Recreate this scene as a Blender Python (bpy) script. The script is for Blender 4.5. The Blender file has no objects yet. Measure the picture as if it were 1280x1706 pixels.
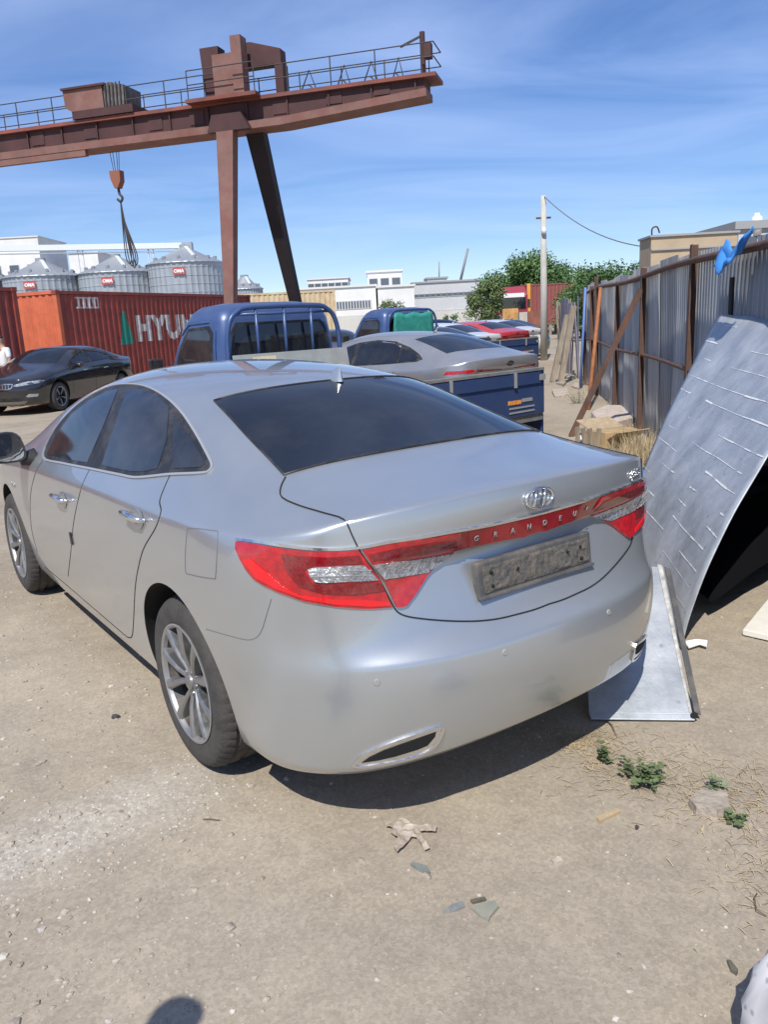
import bpy, bmesh, math, random
from mathutils import Vector, Matrix, geometry
from mathutils.bvhtree import BVHTree
random.seed(7)
rad = math.radians
scene = bpy.context.scene
COL = scene.collection

# ------------------------------------------------------------------ camera
FPX, PITCH, ROLL, CAMH = 1343.74, rad(13.3136), rad(-3.038), 1.6363
_f = Vector((0, math.cos(PITCH), -math.sin(PITCH))); _r = Vector((1, 0, 0)); _u = _r.cross(_f)
CR = _r * math.cos(ROLL) + _u * math.sin(ROLL); CU = -_r * math.sin(ROLL) + _u * math.cos(ROLL); CF = _f
CAMO = Vector((0, 0, CAMH))
cam_d = bpy.data.cameras.new('camera'); cam = bpy.data.objects.new('camera', cam_d); COL.objects.link(cam)
cam_d.sensor_fit = 'VERTICAL'; cam_d.sensor_height = 24; cam_d.lens = 24 * FPX / 1706
cam_d.clip_start = 0.05; cam_d.clip_end = 5000
m3 = Matrix((CR, CU, -CF)).transposed()
cam.matrix_world = Matrix.Translation(CAMO) @ m3.to_4x4()
scene.camera = cam
# ------------------------------------------------------------------ light
SUNV = Vector((0.19, 0.76, -1.0)).normalized()          # direction the light travels
world = bpy.data.worlds.new('World'); scene.world = world; world.use_nodes = True
wn, wl = world.node_tree.nodes, world.node_tree.links
wn.clear()
wo = wn.new('ShaderNodeOutputWorld'); bg = wn.new('ShaderNodeBackground'); bg.inputs[1].default_value = 0.082
sky = wn.new('ShaderNodeTexSky'); sky.sky_type = 'NISHITA'; sky.sun_disc = False
sky.sun_elevation = math.asin(-SUNV.z); sky.sun_rotation = math.atan2(-SUNV.x, -SUNV.y)
sky.altitude = 700; sky.air_density = 1.0; sky.dust_density = 0.15; sky.ozone_density = 4.5
tc = wn.new('ShaderNodeTexCoord')
# thin cirrus streaks: planar projection of the view direction on a high sheet
sep = wn.new('ShaderNodeSeparateXYZ'); wl.new(tc.outputs['Generated'], sep.inputs[0])
mx = wn.new('ShaderNodeMath'); mx.operation = 'MAXIMUM'; mx.inputs[1].default_value = 0.03; wl.new(sep.outputs['Z'], mx.inputs[0])
ad = wn.new('ShaderNodeMath'); ad.operation = 'ADD'; ad.inputs[1].default_value = 0.10; wl.new(mx.outputs[0], ad.inputs[0])
dx = wn.new('ShaderNodeMath'); dx.operation = 'DIVIDE'; wl.new(sep.outputs['X'], dx.inputs[0]); wl.new(ad.outputs[0], dx.inputs[1])
dy = wn.new('ShaderNodeMath'); dy.operation = 'DIVIDE'; wl.new(sep.outputs['Y'], dy.inputs[0]); wl.new(ad.outputs[0], dy.inputs[1])
cb = wn.new('ShaderNodeCombineXYZ'); wl.new(dx.outputs[0], cb.inputs[0]); wl.new(dy.outputs[0], cb.inputs[1])
mp = wn.new('ShaderNodeMapping'); wl.new(cb.outputs[0], mp.inputs[0]); mp.inputs['Rotation'].default_value = (0, 0, rad(14)); mp.inputs['Scale'].default_value = (0.50, 1.15, 1)
nz = wn.new('ShaderNodeTexNoise'); nz.inputs['Scale'].default_value = 1.1; nz.inputs['Detail'].default_value = 9; nz.inputs['Roughness'].default_value = .55; nz.inputs['Distortion'].default_value = 1.1
wl.new(mp.outputs[0], nz.inputs['Vector'])
rp = wn.new('ShaderNodeValToRGB'); rp.color_ramp.elements[0].position = .24; rp.color_ramp.elements[1].position = .80
rp.color_ramp.elements[0].color = (0, 0, 0, 1); rp.color_ramp.elements[1].color = (.50, .50, .50, 1)
wl.new(nz.outputs['Fac'], rp.inputs[0])
mixc = wn.new('ShaderNodeMixRGB'); mixc.inputs[2].default_value = (6.5, 8.0, 10.5, 1)
wl.new(rp.outputs[0], mixc.inputs[0]); wl.new(sky.outputs[0], mixc.inputs[1])
hs = wn.new('ShaderNodeHueSaturation'); hs.inputs['Saturation'].default_value = 1.24; hs.inputs['Value'].default_value = 1.30; hs.inputs['Hue'].default_value = .512
wl.new(mixc.outputs[0], hs.inputs['Color']); wl.new(hs.outputs[0], bg.inputs[0]); wl.new(bg.outputs[0], wo.inputs[0])
sd = bpy.data.lights.new('sun', 'SUN'); sd.energy = 4.3; sd.angle = rad(.53); sd.color = (1, .955, .88)
sun = bpy.data.objects.new('sun', sd); COL.objects.link(sun); sun.rotation_euler = SUNV.to_track_quat('-Z', 'Y').to_euler(); sun.location = (-3, -20, 25)
scene.view_settings.view_transform = 'Standard'; scene.view_settings.look = 'None'
scene.view_settings.exposure = 0.18; scene.view_settings.gamma = 1; scene.view_settings.use_curve_mapping = False

# ------------------------------------------------------------------ helpers
def ray(px, py): return CF + CR * ((px - 640) / FPX) - CU * ((py - 853) / FPX)
def atz(px, py, z=0.0):
    d = ray(px, py); return CAMO + d * ((z - CAMH) / d.z)
def atY(px, py, Y):
    d = ray(px, py); return CAMO + d * (Y / d.y)

def node_mat(name):
    m = bpy.data.materials.new(name); m.use_nodes = True
    n, l = m.node_tree.nodes, m.node_tree.links
    return m, n, l, n['Principled BSDF']
MATS = {}
def mat(name, col, rough=.6, metal=0.0, var=0.0, vscale=6.0, dirt=None, dscale=3.0, damt=.5, bump=0.0, bscale=40.0,
        coat=0.0, spec=.5, rvar=0.0, stretch=(1, 1, 1), trans=0.0, alpha=1.0, dmin=.45, dmax=.65):
    """procedural principled material: value variation, patches of a second colour (dirt / rust / dust), fine bump"""
    if name in MATS: return MATS[name]
    m, n, l, b = node_mat(name)
    b.inputs['Base Color'].default_value = (*col, 1); b.inputs['Roughness'].default_value = rough
    b.inputs['Metallic'].default_value = metal; b.inputs['Coat Weight'].default_value = coat; b.inputs['Coat Roughness'].default_value = .06
    b.inputs['Specular IOR Level'].default_value = spec
    b.inputs['Transmission Weight'].default_value = trans; b.inputs['Alpha'].default_value = alpha
    t = n.new('ShaderNodeTexCoord'); mp_ = n.new('ShaderNodeMapping'); mp_.inputs['Scale'].default_value = stretch
    l.new(t.outputs['Object'], mp_.inputs[0]); vec = mp_.outputs[0]
    cur = None
    if var:
        a = n.new('ShaderNodeTexNoise'); a.inputs['Scale'].default_value = vscale; a.inputs['Detail'].default_value = 6; a.inputs['Roughness'].default_value = .65
        l.new(vec, a.inputs['Vector'])
        r = n.new('ShaderNodeMapRange'); r.inputs[1].default_value = .3; r.inputs[2].default_value = .7; r.inputs[3].default_value = 1 - var; r.inputs[4].default_value = 1 + var
        l.new(a.outputs['Fac'], r.inputs[0])
        x = n.new('ShaderNodeVectorMath'); x.operation = 'SCALE'; x.inputs[0].default_value = col; l.new(r.outputs[0], x.inputs['Scale'])
        cur = x.outputs[0]
    if dirt:
        a = n.new('ShaderNodeTexNoise'); a.inputs['Scale'].default_value = dscale; a.inputs['Detail'].default_value = 8; a.inputs['Roughness'].default_value = .7
        l.new(vec, a.inputs['Vector'])
        r = n.new('ShaderNodeMapRange'); r.inputs[1].default_value = dmin; r.inputs[2].default_value = dmax; r.inputs[3].default_value = 0; r.inputs[4].default_value = damt
        l.new(a.outputs['Fac'], r.inputs[0])
        x = n.new('ShaderNodeMixRGB'); x.inputs[1].default_value = (*col, 1); x.inputs[2].default_value = (*dirt, 1)
        l.new(r.outputs[0], x.inputs[0])
        if cur: l.new(cur, x.inputs[1])
        cur = x.outputs[0]
        if metal or rough < .4:
            q = n.new('ShaderNodeMapRange'); q.inputs[3].default_value = rough; q.inputs[4].default_value = min(1, rough + .45); l.new(r.outputs[0], q.inputs[0]); l.new(q.outputs[0], b.inputs['Roughness'])
        if metal:
            q = n.new('ShaderNodeMapRange'); q.inputs[3].default_value = metal; q.inputs[4].default_value = metal * .3; l.new(r.outputs[0], q.inputs[0]); l.new(q.outputs[0], b.inputs['Metallic'])
    if cur: l.new(cur, b.inputs['Base Color'])
    if bump:
        a = n.new('ShaderNodeTexNoise'); a.inputs['Scale'].default_value = bscale; a.inputs['Detail'].default_value = 5; l.new(vec, a.inputs['Vector'])
        bp = n.new('ShaderNodeBump'); bp.inputs['Strength'].default_value = bump; bp.inputs['Distance'].default_value = .02; l.new(a.outputs['Fac'], bp.inputs['Height']); l.new(bp.outputs[0], b.inputs['Normal'])
    MATS[name] = m
    return m

class MB:
    """collects verts/faces, builds ONE mesh object"""
    def __init__(s): s.v = []; s.f = []
    def add(s, vs, fs):
        o = len(s.v); s.v += [tuple(v) for v in vs]; s.f += [tuple(i + o for i in f) for f in fs]; return s
    def box(s, c, d, R=None):
        x, y, z = d[0] / 2, d[1] / 2, d[2] / 2
        vs = [Vector(p) for p in ((-x, -y, -z), (x, -y, -z), (x, y, -z), (-x, y, -z), (-x, -y, z), (x, -y, z), (x, y, z), (-x, y, z))]
        if R is not None: vs = [R @ v for v in vs]
        c = Vector(c)
        return s.add([v + c for v in vs], [(0, 3, 2, 1), (4, 5, 6, 7), (0, 1, 5, 4), (1, 2, 6, 5), (2, 3, 7, 6), (3, 0, 4, 7)])
    def hexa(s, p8):    # bottom 4 then top 4, ccw from above
        return s.add(p8, [(0, 3, 2, 1), (4, 5, 6, 7), (0, 1, 5, 4), (1, 2, 6, 5), (2, 3, 7, 6), (3, 0, 4, 7)])
    def bar(s, a, b, w, h=None, up=(0, 0, 1)):
        a, b = Vector(a), Vector(b); h = h or w; d = (b - a).normalized(); u = Vector(up)
        if abs(d.dot(u)) > .95: u = Vector((0, 1, 0)) if abs(d.y) < .9 else Vector((1, 0, 0))
        x = d.cross(u).normalized(); z = x.cross(d).normalized()
        vs = [p + x * sx * w / 2 + z * sz * h / 2 for p in (a, b) for sx, sz in ((-1, -1), (1, -1), (1, 1), (-1, 1))]
        return s.add(vs, [(0, 1, 2, 3), (7, 6, 5, 4), (0, 4, 5, 1), (1, 5, 6, 2), (2, 6, 7, 3), (3, 7, 4, 0)])
    def tube(s, pts, r, n=8, cap=True):
        pts = [Vector(p) for p in pts]; rs = r if isinstance(r, (list, tuple)) else [r] * len(pts)
        vs = []; fs = []; px_ = None
        for i, p in enumerate(pts):
            d = (pts[min(i + 1, len(pts) - 1)] - pts[max(i - 1, 0)]).normalized()
            if px_ is None: px_ = d.orthogonal().normalized()
            x = (px_ - d * px_.dot(d)).normalized(); px_ = x; y = d.cross(x)
            vs += [p + (x * math.cos(2 * math.pi * k / n) + y * math.sin(2 * math.pi * k / n)) * rs[i] for k in range(n)]
        for i in range(len(pts) - 1):
            for k in range(n): fs.append((i * n + k, i * n + (k + 1) % n, (i + 1) * n + (k + 1) % n, (i + 1) * n + k))
        if cap: fs.append(tuple(range(n - 1, -1, -1))); fs.append(tuple(range((len(pts) - 1) * n, len(pts) * n)))
        return s.add(vs, fs)
    def lathe(s, prof, n=32, M=None, wob=None):   # prof (r,h) about local Z
        vs = []; fs = []
        for j, (r, h) in enumerate(prof):
            for k in range(n):
                a = 2 * math.pi * k / n; rr = r if wob is None else wob(j, k, r)
                vs.append(Vector((rr * math.cos(a), rr * math.sin(a), h)))
        if M is not None: vs = [M @ v for v in vs]
        for j in range(len(prof) - 1):
            for k in range(n): fs.append((j * n + k, j * n + (k + 1) % n, (j + 1) * n + (k + 1) % n, (j + 1) * n + k))
        return s.add(vs, fs)
    def prism(s, poly, ext, origin=(0, 0, 0), ax=((1, 0, 0), (0, 0, 1))):   # polygon in plane (ax) extruded by vector ext
        o = Vector(origin); X, Y = Vector(ax[0]), Vector(ax[1]); e = Vector(ext); n = len(poly)
        a = [o + X * p[0] + Y * p[1] for p in poly]; b = [p + e for p in a]
        return s.add(a + b, [tuple(range(n - 1, -1, -1)), tuple(range(n, 2 * n))] + [(i, (i + 1) % n, n + (i + 1) % n, n + i) for i in range(n)])
    def mesh(s, name, smooth=False, angle=None):
        me = bpy.data.meshes.new(name); me.from_pydata(s.v, [], s.f); me.validate(); me.update()
        bm = bmesh.new(); bm.from_mesh(me); bmesh.ops.recalc_face_normals(bm, faces=bm.faces); bm.to_mesh(me); bm.free()
        if smooth: shade(me, angle)
        return me
    def build(s, name, m, parent=None, smooth=False, angle=None, bevel=0.0):
        return link(name, s.mesh(name, smooth, angle), m, parent, bevel)
def shade(me, angle=None):
    me.polygons.foreach_set('use_smooth', [True] * len(me.polygons))
    if angle is not None: me.set_sharp_from_angle(angle=rad(angle))
def link(name, me, m=None, parent=None, bevel=0.0):
    if m is not None and not me.materials: me.materials.append(m)
    o = bpy.data.objects.new(name, me); COL.objects.link(o)
    if parent is not None: o.parent = parent
    if bevel:
        md = o.modifiers.new('bevel', 'BEVEL'); md.width = bevel; md.segments = 2; md.limit_method = 'ANGLE'; md.angle_limit = rad(40)
    return o
def tag(o, label=None, cat=None, group=None, kind=None):
    if label: o['label'] = label
    if cat: o['category'] = cat
    if group: o['group'] = group
    if kind: o['kind'] = kind
    return o
def empty(name, loc=(0, 0, 0), rz=0.0):
    o = bpy.data.objects.new(name, None); COL.objects.link(o); o.location = loc; o.rotation_euler = (0, 0, rz); o.empty_display_size = .2
    return o
def copy_tree(o, parent=None):
    c = o.copy(); COL.objects.link(c); c.parent = parent
    for ch in list(o.children): copy_tree(ch, c)
    return c
def text_mesh(s, size, depth=.004, spacing=1.0, shear=0.0, bold=0.0):
    c = bpy.data.curves.new('lettering', 'FONT'); c.body = s; c.size = size; c.extrude = depth; c.align_x = 'CENTER'; c.align_y = 'CENTER'
    c.space_character = spacing; c.shear = shear; c.offset = bold; c.resolution_u = 3
    o = bpy.data.objects.new('lettering', c); COL.objects.link(o)
    dg = bpy.context.evaluated_depsgraph_get(); me = bpy.data.meshes.new_from_object(o.evaluated_get(dg))
    bpy.data.objects.remove(o); bpy.data.curves.remove(c); me.materials.clear()
    return me
def crom(pts, n=6, closed=False):
    """Catmull-Rom through points (any dimension)"""
    P = [Vector(p) for p in pts]; N = len(P); out = []
    rng = range(N) if closed else range(N - 1)
    for i in rng:
        p1, p2 = P[i], P[(i + 1) % N]
        p0 = P[(i - 1) % N] if (closed or i > 0) else p1
        p3 = P[(i + 2) % N] if (closed or i + 2 < N) else p2
        for k in range(n):
            t = k / n; out.append(.5 * ((2 * p1) + (p2 - p0) * t + (2 * p0 - 5 * p1 + 4 * p2 - p3) * t * t + (3 * p1 - p0 - 3 * p2 + p3) * t ** 3))
    if not closed: out.append(P[-1])
    return out
def frame_to(n_, up=(0, 0, 1)):
    """matrix whose Z is n_, Y is about up"""
    z = Vector(n_).normalized(); x = Vector(up).cross(z).normalized(); y = z.cross(x)
    return Matrix((x, y, z)).transposed()
# ------------------------------------------------------------------ car body (sedan): control cage + subdivision, +y forward, origin under the rear axle
def sedan_cage(p=None):
    lev_z = [.215, .21, .265, .38, .55]; fr = [.16, .27, .52, .665, .755, .90, 1.0]
    rx = [0, .22, .42, .60, .75, .865]
    ry = [[-.80, -.79, -.77, -.73, -.65, -.53],
          [-.965, -.96, -.935, -.875, -.78, -.62], [-1.02, -1.012, -.985, -.93, -.842, -.665], [-1.062, -1.055, -1.025, -.968, -.876, -.69],
          [-1.085, -1.078, -1.048, -.987, -.888, -.70], [-1.07, -1.062, -1.035, -.974, -.875, -.69], [-.985, -.98, -.965, -.928, -.848, -.665],
          [-.928, -.925, -.915, -.905, -.84, -.67], [-.880, -.882, -.885, -.895, -.845, -.68], [-.962, -.96, -.948, -.915, -.845, -.69],
          [-.972, -.968, -.953, -.912, -.84, -.70]]
    rsx = [.80, .95, .985, 1, 1.01, 1.01, 1.01, 1.01, 1.005, 1.0, .985]
    lip = [(0, -.955, 1.107), (.22, -.952, 1.106), (.42, -.937, 1.101), (.60, -.90, 1.09), (.74, -.83, 1.066), (.838, -.715, 1.025)]
    sy = [-.50, -.28, -.02, .30, .72, 1.28, 1.8, 2.25, 2.72, 3.2]
    taper = [.985, .995, 1.0, 1.0, .998, .998, .998, .995, .985, .958]
    w = [.70, .855, .88, .903, .924, .930, .933, .934, .933, .930, .922]
    upper = [  # from shoulder (j0) to centre (j5): x,y,z
        [(.878, -.52, 1.005), (.80, -.58, 1.06), (.66, -.62, 1.108), (.45, -.635, 1.128), (.22, -.64, 1.137), (0, -.64, 1.14)],
        [(.905, -.30, 1.00), (.81, -.34, 1.075), (.66, -.405, 1.135), (.45, -.45, 1.155), (.22, -.468, 1.164), (0, -.475, 1.167)],
        [(.916, -.03, .995), (.80, -.05, 1.105), (.67, -.08, 1.205), (.50, -.13, 1.252), (.25, -.155, 1.272), (0, -.16, 1.276)],
        [(.918, .29, .985), (.815, .27, 1.09), (.705, .26, 1.245), (.555, .25, 1.350), (.28, .22, 1.402), (0, .21, 1.414)],
        [(.920, .71, .975), (.835, .70, 1.065), (.742, .70, 1.255), (.60, .70, 1.396), (.30, .69, 1.456), (0, .69, 1.466)],
        [(.920, 1.28, .962), (.845, 1.28, 1.04), (.752, 1.28, 1.25), (.61, 1.28, 1.408), (.30, 1.28, 1.474), (0, 1.28, 1.484)],
        [(.918, 1.8, .95), (.85, 1.8, 1.02), (.765, 1.78, 1.21), (.63, 1.75, 1.37), (.31, 1.80, 1.448), (0, 1.81, 1.458)],
        [(.912, 2.25, .935), (.85, 2.27, .995), (.785, 2.22, 1.12), (.665, 2.15, 1.25), (.33, 2.24, 1.318), (0, 2.26, 1.33)],
        [(.900, 2.72, .90), (.845, 2.72, .955), (.77, 2.70, 1.0), (.63, 2.68, 1.04), (.32, 2.74, 1.062), (0, 2.76, 1.068)],
        [(.872, 3.2, .835), (.815, 3.2, .885), (.72, 3.22, .915), (.55, 3.24, .938), (.28, 3.26, .952), (0, 3.27, .956)],
        [(.80, 3.48, .755), (.70, 3.62, .785), (.575, 3.70, .80), (.42, 3.755, .81), (.21, 3.785, .816), (0, 3.795, .82)]]
    fxs = [.83, .725, .59, .43, .215, 0]; fyo = [-.33, -.19, -.10, -.045, -.012, 0]
    fy = [3.45, 3.70, 3.78, 3.825, 3.84, 3.835, 3.83, 3.825, 3.82, 3.81, 3.80]
    cols = []     # lower columns, from rear centre round the side to the front centre; each a list of 12 points bottom to rail
    def zs(zr): return lev_z + [.55 + (zr - .55) * t for t in fr]
    for j in range(6):
        z = zs(lip[j][2]); dz = (.055, .055, .048, .03, .012, 0)[j]; cols.append([Vector((rx[j] * rsx[k], ry[k][j], z[k] + dz * (1, 1, .8, .4, 0, 0, 0, 0, 0, 0, 0)[k])) for k in range(11)] + [Vector(lip[j])])
    for i in range(10):
        r = upper[i][0]; z = zs(r[2])
        cols.append([Vector((w[k] * taper[i], sy[i], z[k])) for k in range(11)] + [Vector(r)])
    for j in range(6):
        r = upper[10][j]; z = zs(r[2])
        s_ = [.8, .95, .985, 1, 1.01, 1.01, 1.01, 1.0, 1, 1, .99]
        cols.append([Vector((fxs[j] * s_[k], fy[k] + fyo[j] * (1.0 if k < 8 else 1.05), z[k])) for k in range(11)] + [Vector(r)])
    V = []; F = []; idx = {}
    def vid(key, p):
        if key not in idx: idx[key] = len(V); V.append(p)
        return idx[key]
    NC = len(cols)
    for c in range(NC):
        for k in range(12): vid(('l', c, k), cols[c][k])
    for c in range(NC - 1):
        for k in range(11): F.append((idx['l', c, k], idx['l', c + 1, k], idx['l', c + 1, k + 1], idx['l', c, k + 1]))
    # upper grid: row i (0 lip .. 11 front edge), column j (0 side .. 5 centre)
    def up(i, j):
        if i == 0: return idx['l', 5 - j, 11]
        if i == 11: return idx['l', 16 + j, 11]
        if j == 0: return idx['l', 5 + i, 11]
        return vid(('u', i, j), Vector(upper[i - 1][j]))
    for i in range(11):
        for j in range(5): F.append((up(i, j), up(i + 1, j), up(i + 1, j + 1), up(i, j + 1)))
    # floor between the lowest ring and the centre plane
    floor = [idx['l', c, 0] if c in (0, NC - 1) else vid(('b', c), Vector((0, cols[c][0].y, .215))) for c in range(NC)]
    for c in range(NC - 1):
        F.append(tuple(dict.fromkeys((floor[c], floor[c + 1], idx['l', c + 1, 0], idx['l', c, 0]))))
    crease = []
    for c in range(NC - 1):
        a, b = idx['l', c, 11], idx['l', c + 1, 11]
        cr = .85 if c < 3 else (.7 if c == 3 else (.32 if c == 4 else (.42 if c < 8 else (.2 if c < 11 else .05))))
        crease.append((a, b, cr))
        if c < 4: crease.append((idx['l', c, 5], idx['l', c + 1, 5], .75))
        crease.append((idx['l', c, 1], idx['l', c + 1, 1], .4))
        if c < 6: crease.append((idx['l', c, 2], idx['l', c + 1, 2], .5))
    return V, F, crease
def deform(v, p):
    """other sedans: stretch length / height / width and fastback amount"""
    if not p: return v
    x, y, z = v
    y0 = y
    y = (y if y < 0 else y) * p.get('ly', 1); x *= p.get('w', 1)
    if z > .95: z = .95 + (z - .95) * p.get('cab', 1)
    z *= p.get('h', 1)
    if y0 < .3 and v[2] > 1.0 and p.get('fast'): z += p['fast'] * max(0, 1 - abs(y0 + .3) / .7)
    if y0 > 2.9: y += p.get('nose', 0) * (y0 - 2.9)
    if y0 < -.4: y += p.get('tail', 0) * (y0 + .4)
    return Vector((x, y, z))
def sedan_body(p=None, level=3, arches=True, wheel_r=.335, wb=2.845):
    V, F, cr = sedan_cage()
    V = [deform(v, p) for v in V]
    bm = bmesh.new(); bv = [bm.verts.new(v) for v in V]; bm.verts.index_update()
    n = len(V); mir = []
    for v in V: mir.append(None)
    for i, v in enumerate(V):
        mir[i] = bv[i] if abs(v.x) < 1e-6 else bm.verts.new((-v.x, v.y, v.z))
    for f in F:
        try: bm.faces.new([bv[i] for i in f])
        except ValueError: pass
        try: bm.faces.new([mir[i] for i in reversed(f)])
        except ValueError: pass
    bmesh.ops.recalc_face_normals(bm, faces=bm.faces)
    lay = bm.edges.layers.float.new('crease_edge')
    for a, b, c in cr:
        for vv in ((bv[a], bv[b]), (mir[a], mir[b])):
            e = bm.edges.get(vv)
            if e: e[lay] = c
    me = bpy.data.meshes.new('body'); bm.to_mesh(me); bm.free()
    o = bpy.data.objects.new('tmp', me); COL.objects.link(o)
    s = o.modifiers.new('s', 'SUBSURF'); s.levels = level; s.render_levels = level
    dg = bpy.context.evaluated_depsgraph_get(); raw = bpy.data.meshes.new_from_object(o.evaluated_get(dg))
    out = raw
    if arches:
        ly = (p or {}).get('ly', 1)
        b = MB()
        for yy in (0, wb * (ly if p else 1)):
            for sx in (-1, 1):
                M = Matrix.Translation((sx * 1.2, yy, wheel_r + .012)) @ Matrix.Rotation(-sx * math.pi / 2, 4, 'Y')
                R_ = wheel_r + .052
                b.lathe([(0.001, 0), (R_, 0), (R_, .62), (0.001, .62)], 64, M)
        cm = b.mesh('cut'); bmm = bmesh.new(); bmm.from_mesh(cm); bmesh.ops.remove_doubles(bmm, verts=bmm.verts, dist=.003); bmesh.ops.recalc_face_normals(bmm, faces=bmm.faces); bmm.to_mesh(cm); bmm.free()
        o2 = bpy.data.objects.new('tmp2', cm); COL.objects.link(o2)
        md = o.modifiers.new('b', 'BOOLEAN'); md.operation = 'DIFFERENCE'; md.object = o2; md.solver = 'EXACT'
        dg = bpy.context.evaluated_depsgraph_get(); dg.update(); out = bpy.data.meshes.new_from_object(o.evaluated_get(dg))
        bpy.data.objects.remove(o2)
    bpy.data.objects.remove(o)
    bm = bmesh.new(); bm.from_mesh(raw); bvh = BVHTree.FromBMesh(bm); bm.free()
    out.materials.clear(); raw.materials.clear()
    if arches:      # wheel wells are dark liners
        R_ = wheel_r + .0525
        for f in out.polygons:
            c = f.center
            if any(math.hypot(c.y - yy, c.z - wheel_r - .012) < R_ for yy in (0, wb * (p or {}).get('ly', 1))) and abs(c.x) > .5: f.material_index = 1
    shade(out, 38); shade(raw, 38)
    return out, bvh

class Skin:
    """puts features onto a body surface: outlines given as rays or as 2-D drawings along an axis"""
    def __init__(s, bvh, root_matrix=None):
        s.b = bvh; s.M = root_matrix.inverted() if root_matrix else None
    def px(s, x, y):
        o = s.M @ CAMO; d = (s.M.to_3x3() @ ray(x, y)).normalized()
        h = s.b.ray_cast(o, d)
        if h[0] is None:
            best = None
            t = 1.0
            while t < 9:
                q = s.b.find_nearest(o + d * t)
                if best is None or q[3] < best[3]: best = q
                t += .05
            return best[0], best[1]
        return h[0], h[1]
    def axis(s, o, d):
        h = s.b.ray_cast(Vector(o), Vector(d).normalized())
        if h[0] is None:
            q = s.b.find_nearest(Vector(o) + Vector(d).normalized() * Vector(o).length); return q[0], q[1]
        return h[0], h[1]
    def side(s, y, z, sx=-1): return s.axis((sx * 3, y, z), (-sx, 0, 0))
    def rear(s, x, z): return s.axis((x, -4, z), (0, 1, 0))
    def front(s, x, z): return s.axis((x, 8, z), (0, -1, 0))
    def top(s, x, y): return s.axis((x, y, 4), (0, 0, -1))
def fill2d(poly, step):
    xs = [p[0] for p in poly]; ys = [p[1] for p in poly]
    pts = [Vector((p[0], p[1])) for p in poly]; n = len(pts)
    def inside(x, y):
        c = False; j = n - 1
        for i in range(n):
            if (pts[i].y > y) != (pts[j].y > y) and x < (pts[j].x - pts[i].x) * (y - pts[i].y) / (pts[j].y - pts[i].y) + pts[i].x: c = not c
            j = i
        return c
    def dist(x, y): return min((Vector((x, y)) - p).length for p in pts)
    extra = []
    yy = min(ys) + step / 2; row = 0
    while yy < max(ys):
        xx = min(xs) + (step / 2 if row % 2 else 0)
        while xx < max(xs):
            if inside(xx, yy) and dist(xx, yy) > step * .5: extra.append(Vector((xx, yy)))
            xx += step
        yy += step * .87; row += 1
    r = geometry.delaunay_2d_cdt(pts + extra, [], [list(range(n))], 1, 1e-5)
    return r[0], r[2]
def resample(poly, d, closed=True):
    P = [Vector((p[0], p[1])) for p in poly]; out = []
    rng = range(len(P)) if closed else range(len(P) - 1)
    for i in rng:
        a, b = P[i], P[(i + 1) % len(P)]; L = (b - a).length; k = max(1, int(L / d))
        for t in range(k): out.append(a.lerp(b, t / k))
    if not closed: out.append(P[-1])
    return out
def patch_mesh(fn, poly, step, off=.003, skirt=.004, mirror=False, name='patch'):
    """filled outline laid on the surface, lifted by off, with a rim going down to the surface"""
    poly = resample(poly, step)
    v2, f2 = fill2d(poly, step)
    top = []; low = []
    for p in v2:
        l, n_ = fn(p.x, p.y); top.append(l + n_ * off); low.append(l - n_ * skirt)
    n = len(v2); cnt = {}
    for f in f2:
        for i in range(len(f)):
            e = (f[i], f[(i + 1) % len(f)]); cnt[e] = cnt.get(e, 0) + 1
    V = top + low; Fs = [tuple(f) for f in f2]
    for (a, b) in list(cnt):
        if (b, a) not in cnt: Fs.append((b, a, a + n, b + n))
    if mirror: V = [Vector((-v.x, v.y, v.z)) for v in V]; Fs = [tuple(reversed(f)) for f in Fs]
    me = bpy.data.meshes.new(name); me.from_pydata([tuple(v) for v in V], [], Fs); me.update()
    bm = bmesh.new(); bm.from_mesh(me); bmesh.ops.delete(bm, geom=[v for v in bm.verts if not v.link_faces], context='VERTS')
    # orient outward
    tf = [f for f in bm.faces]
    bmesh.ops.recalc_face_normals(bm, faces=bm.faces)
    bm.faces.ensure_lookup_table()
    if bm.faces:
        l = bm.faces[0]; c = l.calc_center_median(); ctr = Vector((0, c.y * .5 + .6, .7))
        if (c - ctr).dot(l.normal) < 0: bmesh.ops.reverse_faces(bm, faces=bm.faces)
    bm.to_mesh(me); bm.free(); shade(me, 50)
    return me
def ribbon_mesh(fn, line, width, off=.0012, step=8, mirror=False, name='seam', closed=False):
    line = resample(line, step, closed); pts = [fn(p.x, p.y) for p in line]
    V = []; F = []; N = len(pts)
    for i, (l, n_) in enumerate(pts):
        a = pts[(i - 1) % N if closed else max(0, i - 1)][0]; b = pts[(i + 1) % N if closed else min(N - 1, i + 1)][0]
        t = (b - a)
        if t.length < 1e-6: t = Vector((0, 0, 1))
        s_ = n_.cross(t.normalized()).normalized()
        w = width
        V += [l + n_ * off + s_ * w / 2, l + n_ * off - s_ * w / 2, l - n_ * .004 + s_ * w / 2, l - n_ * .004 - s_ * w / 2]
    for i in range(N if closed else N - 1):
        a, b = 4 * i, 4 * ((i + 1) % N); F += [(a, a + 1, b + 1, b), (a, b, b + 2, a + 2), (a + 1, a + 3, b + 3, b + 1)]
    if mirror: V = [Vector((-v.x, v.y, v.z)) for v in V]
    me = bpy.data.meshes.new(name); me.from_pydata([tuple(v) for v in V], [], F); me.update()
    bm = bmesh.new(); bm.from_mesh(me); bmesh.ops.recalc_face_normals(bm, faces=bm.faces); bm.to_mesh(me); bm.free()
    return me

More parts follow.
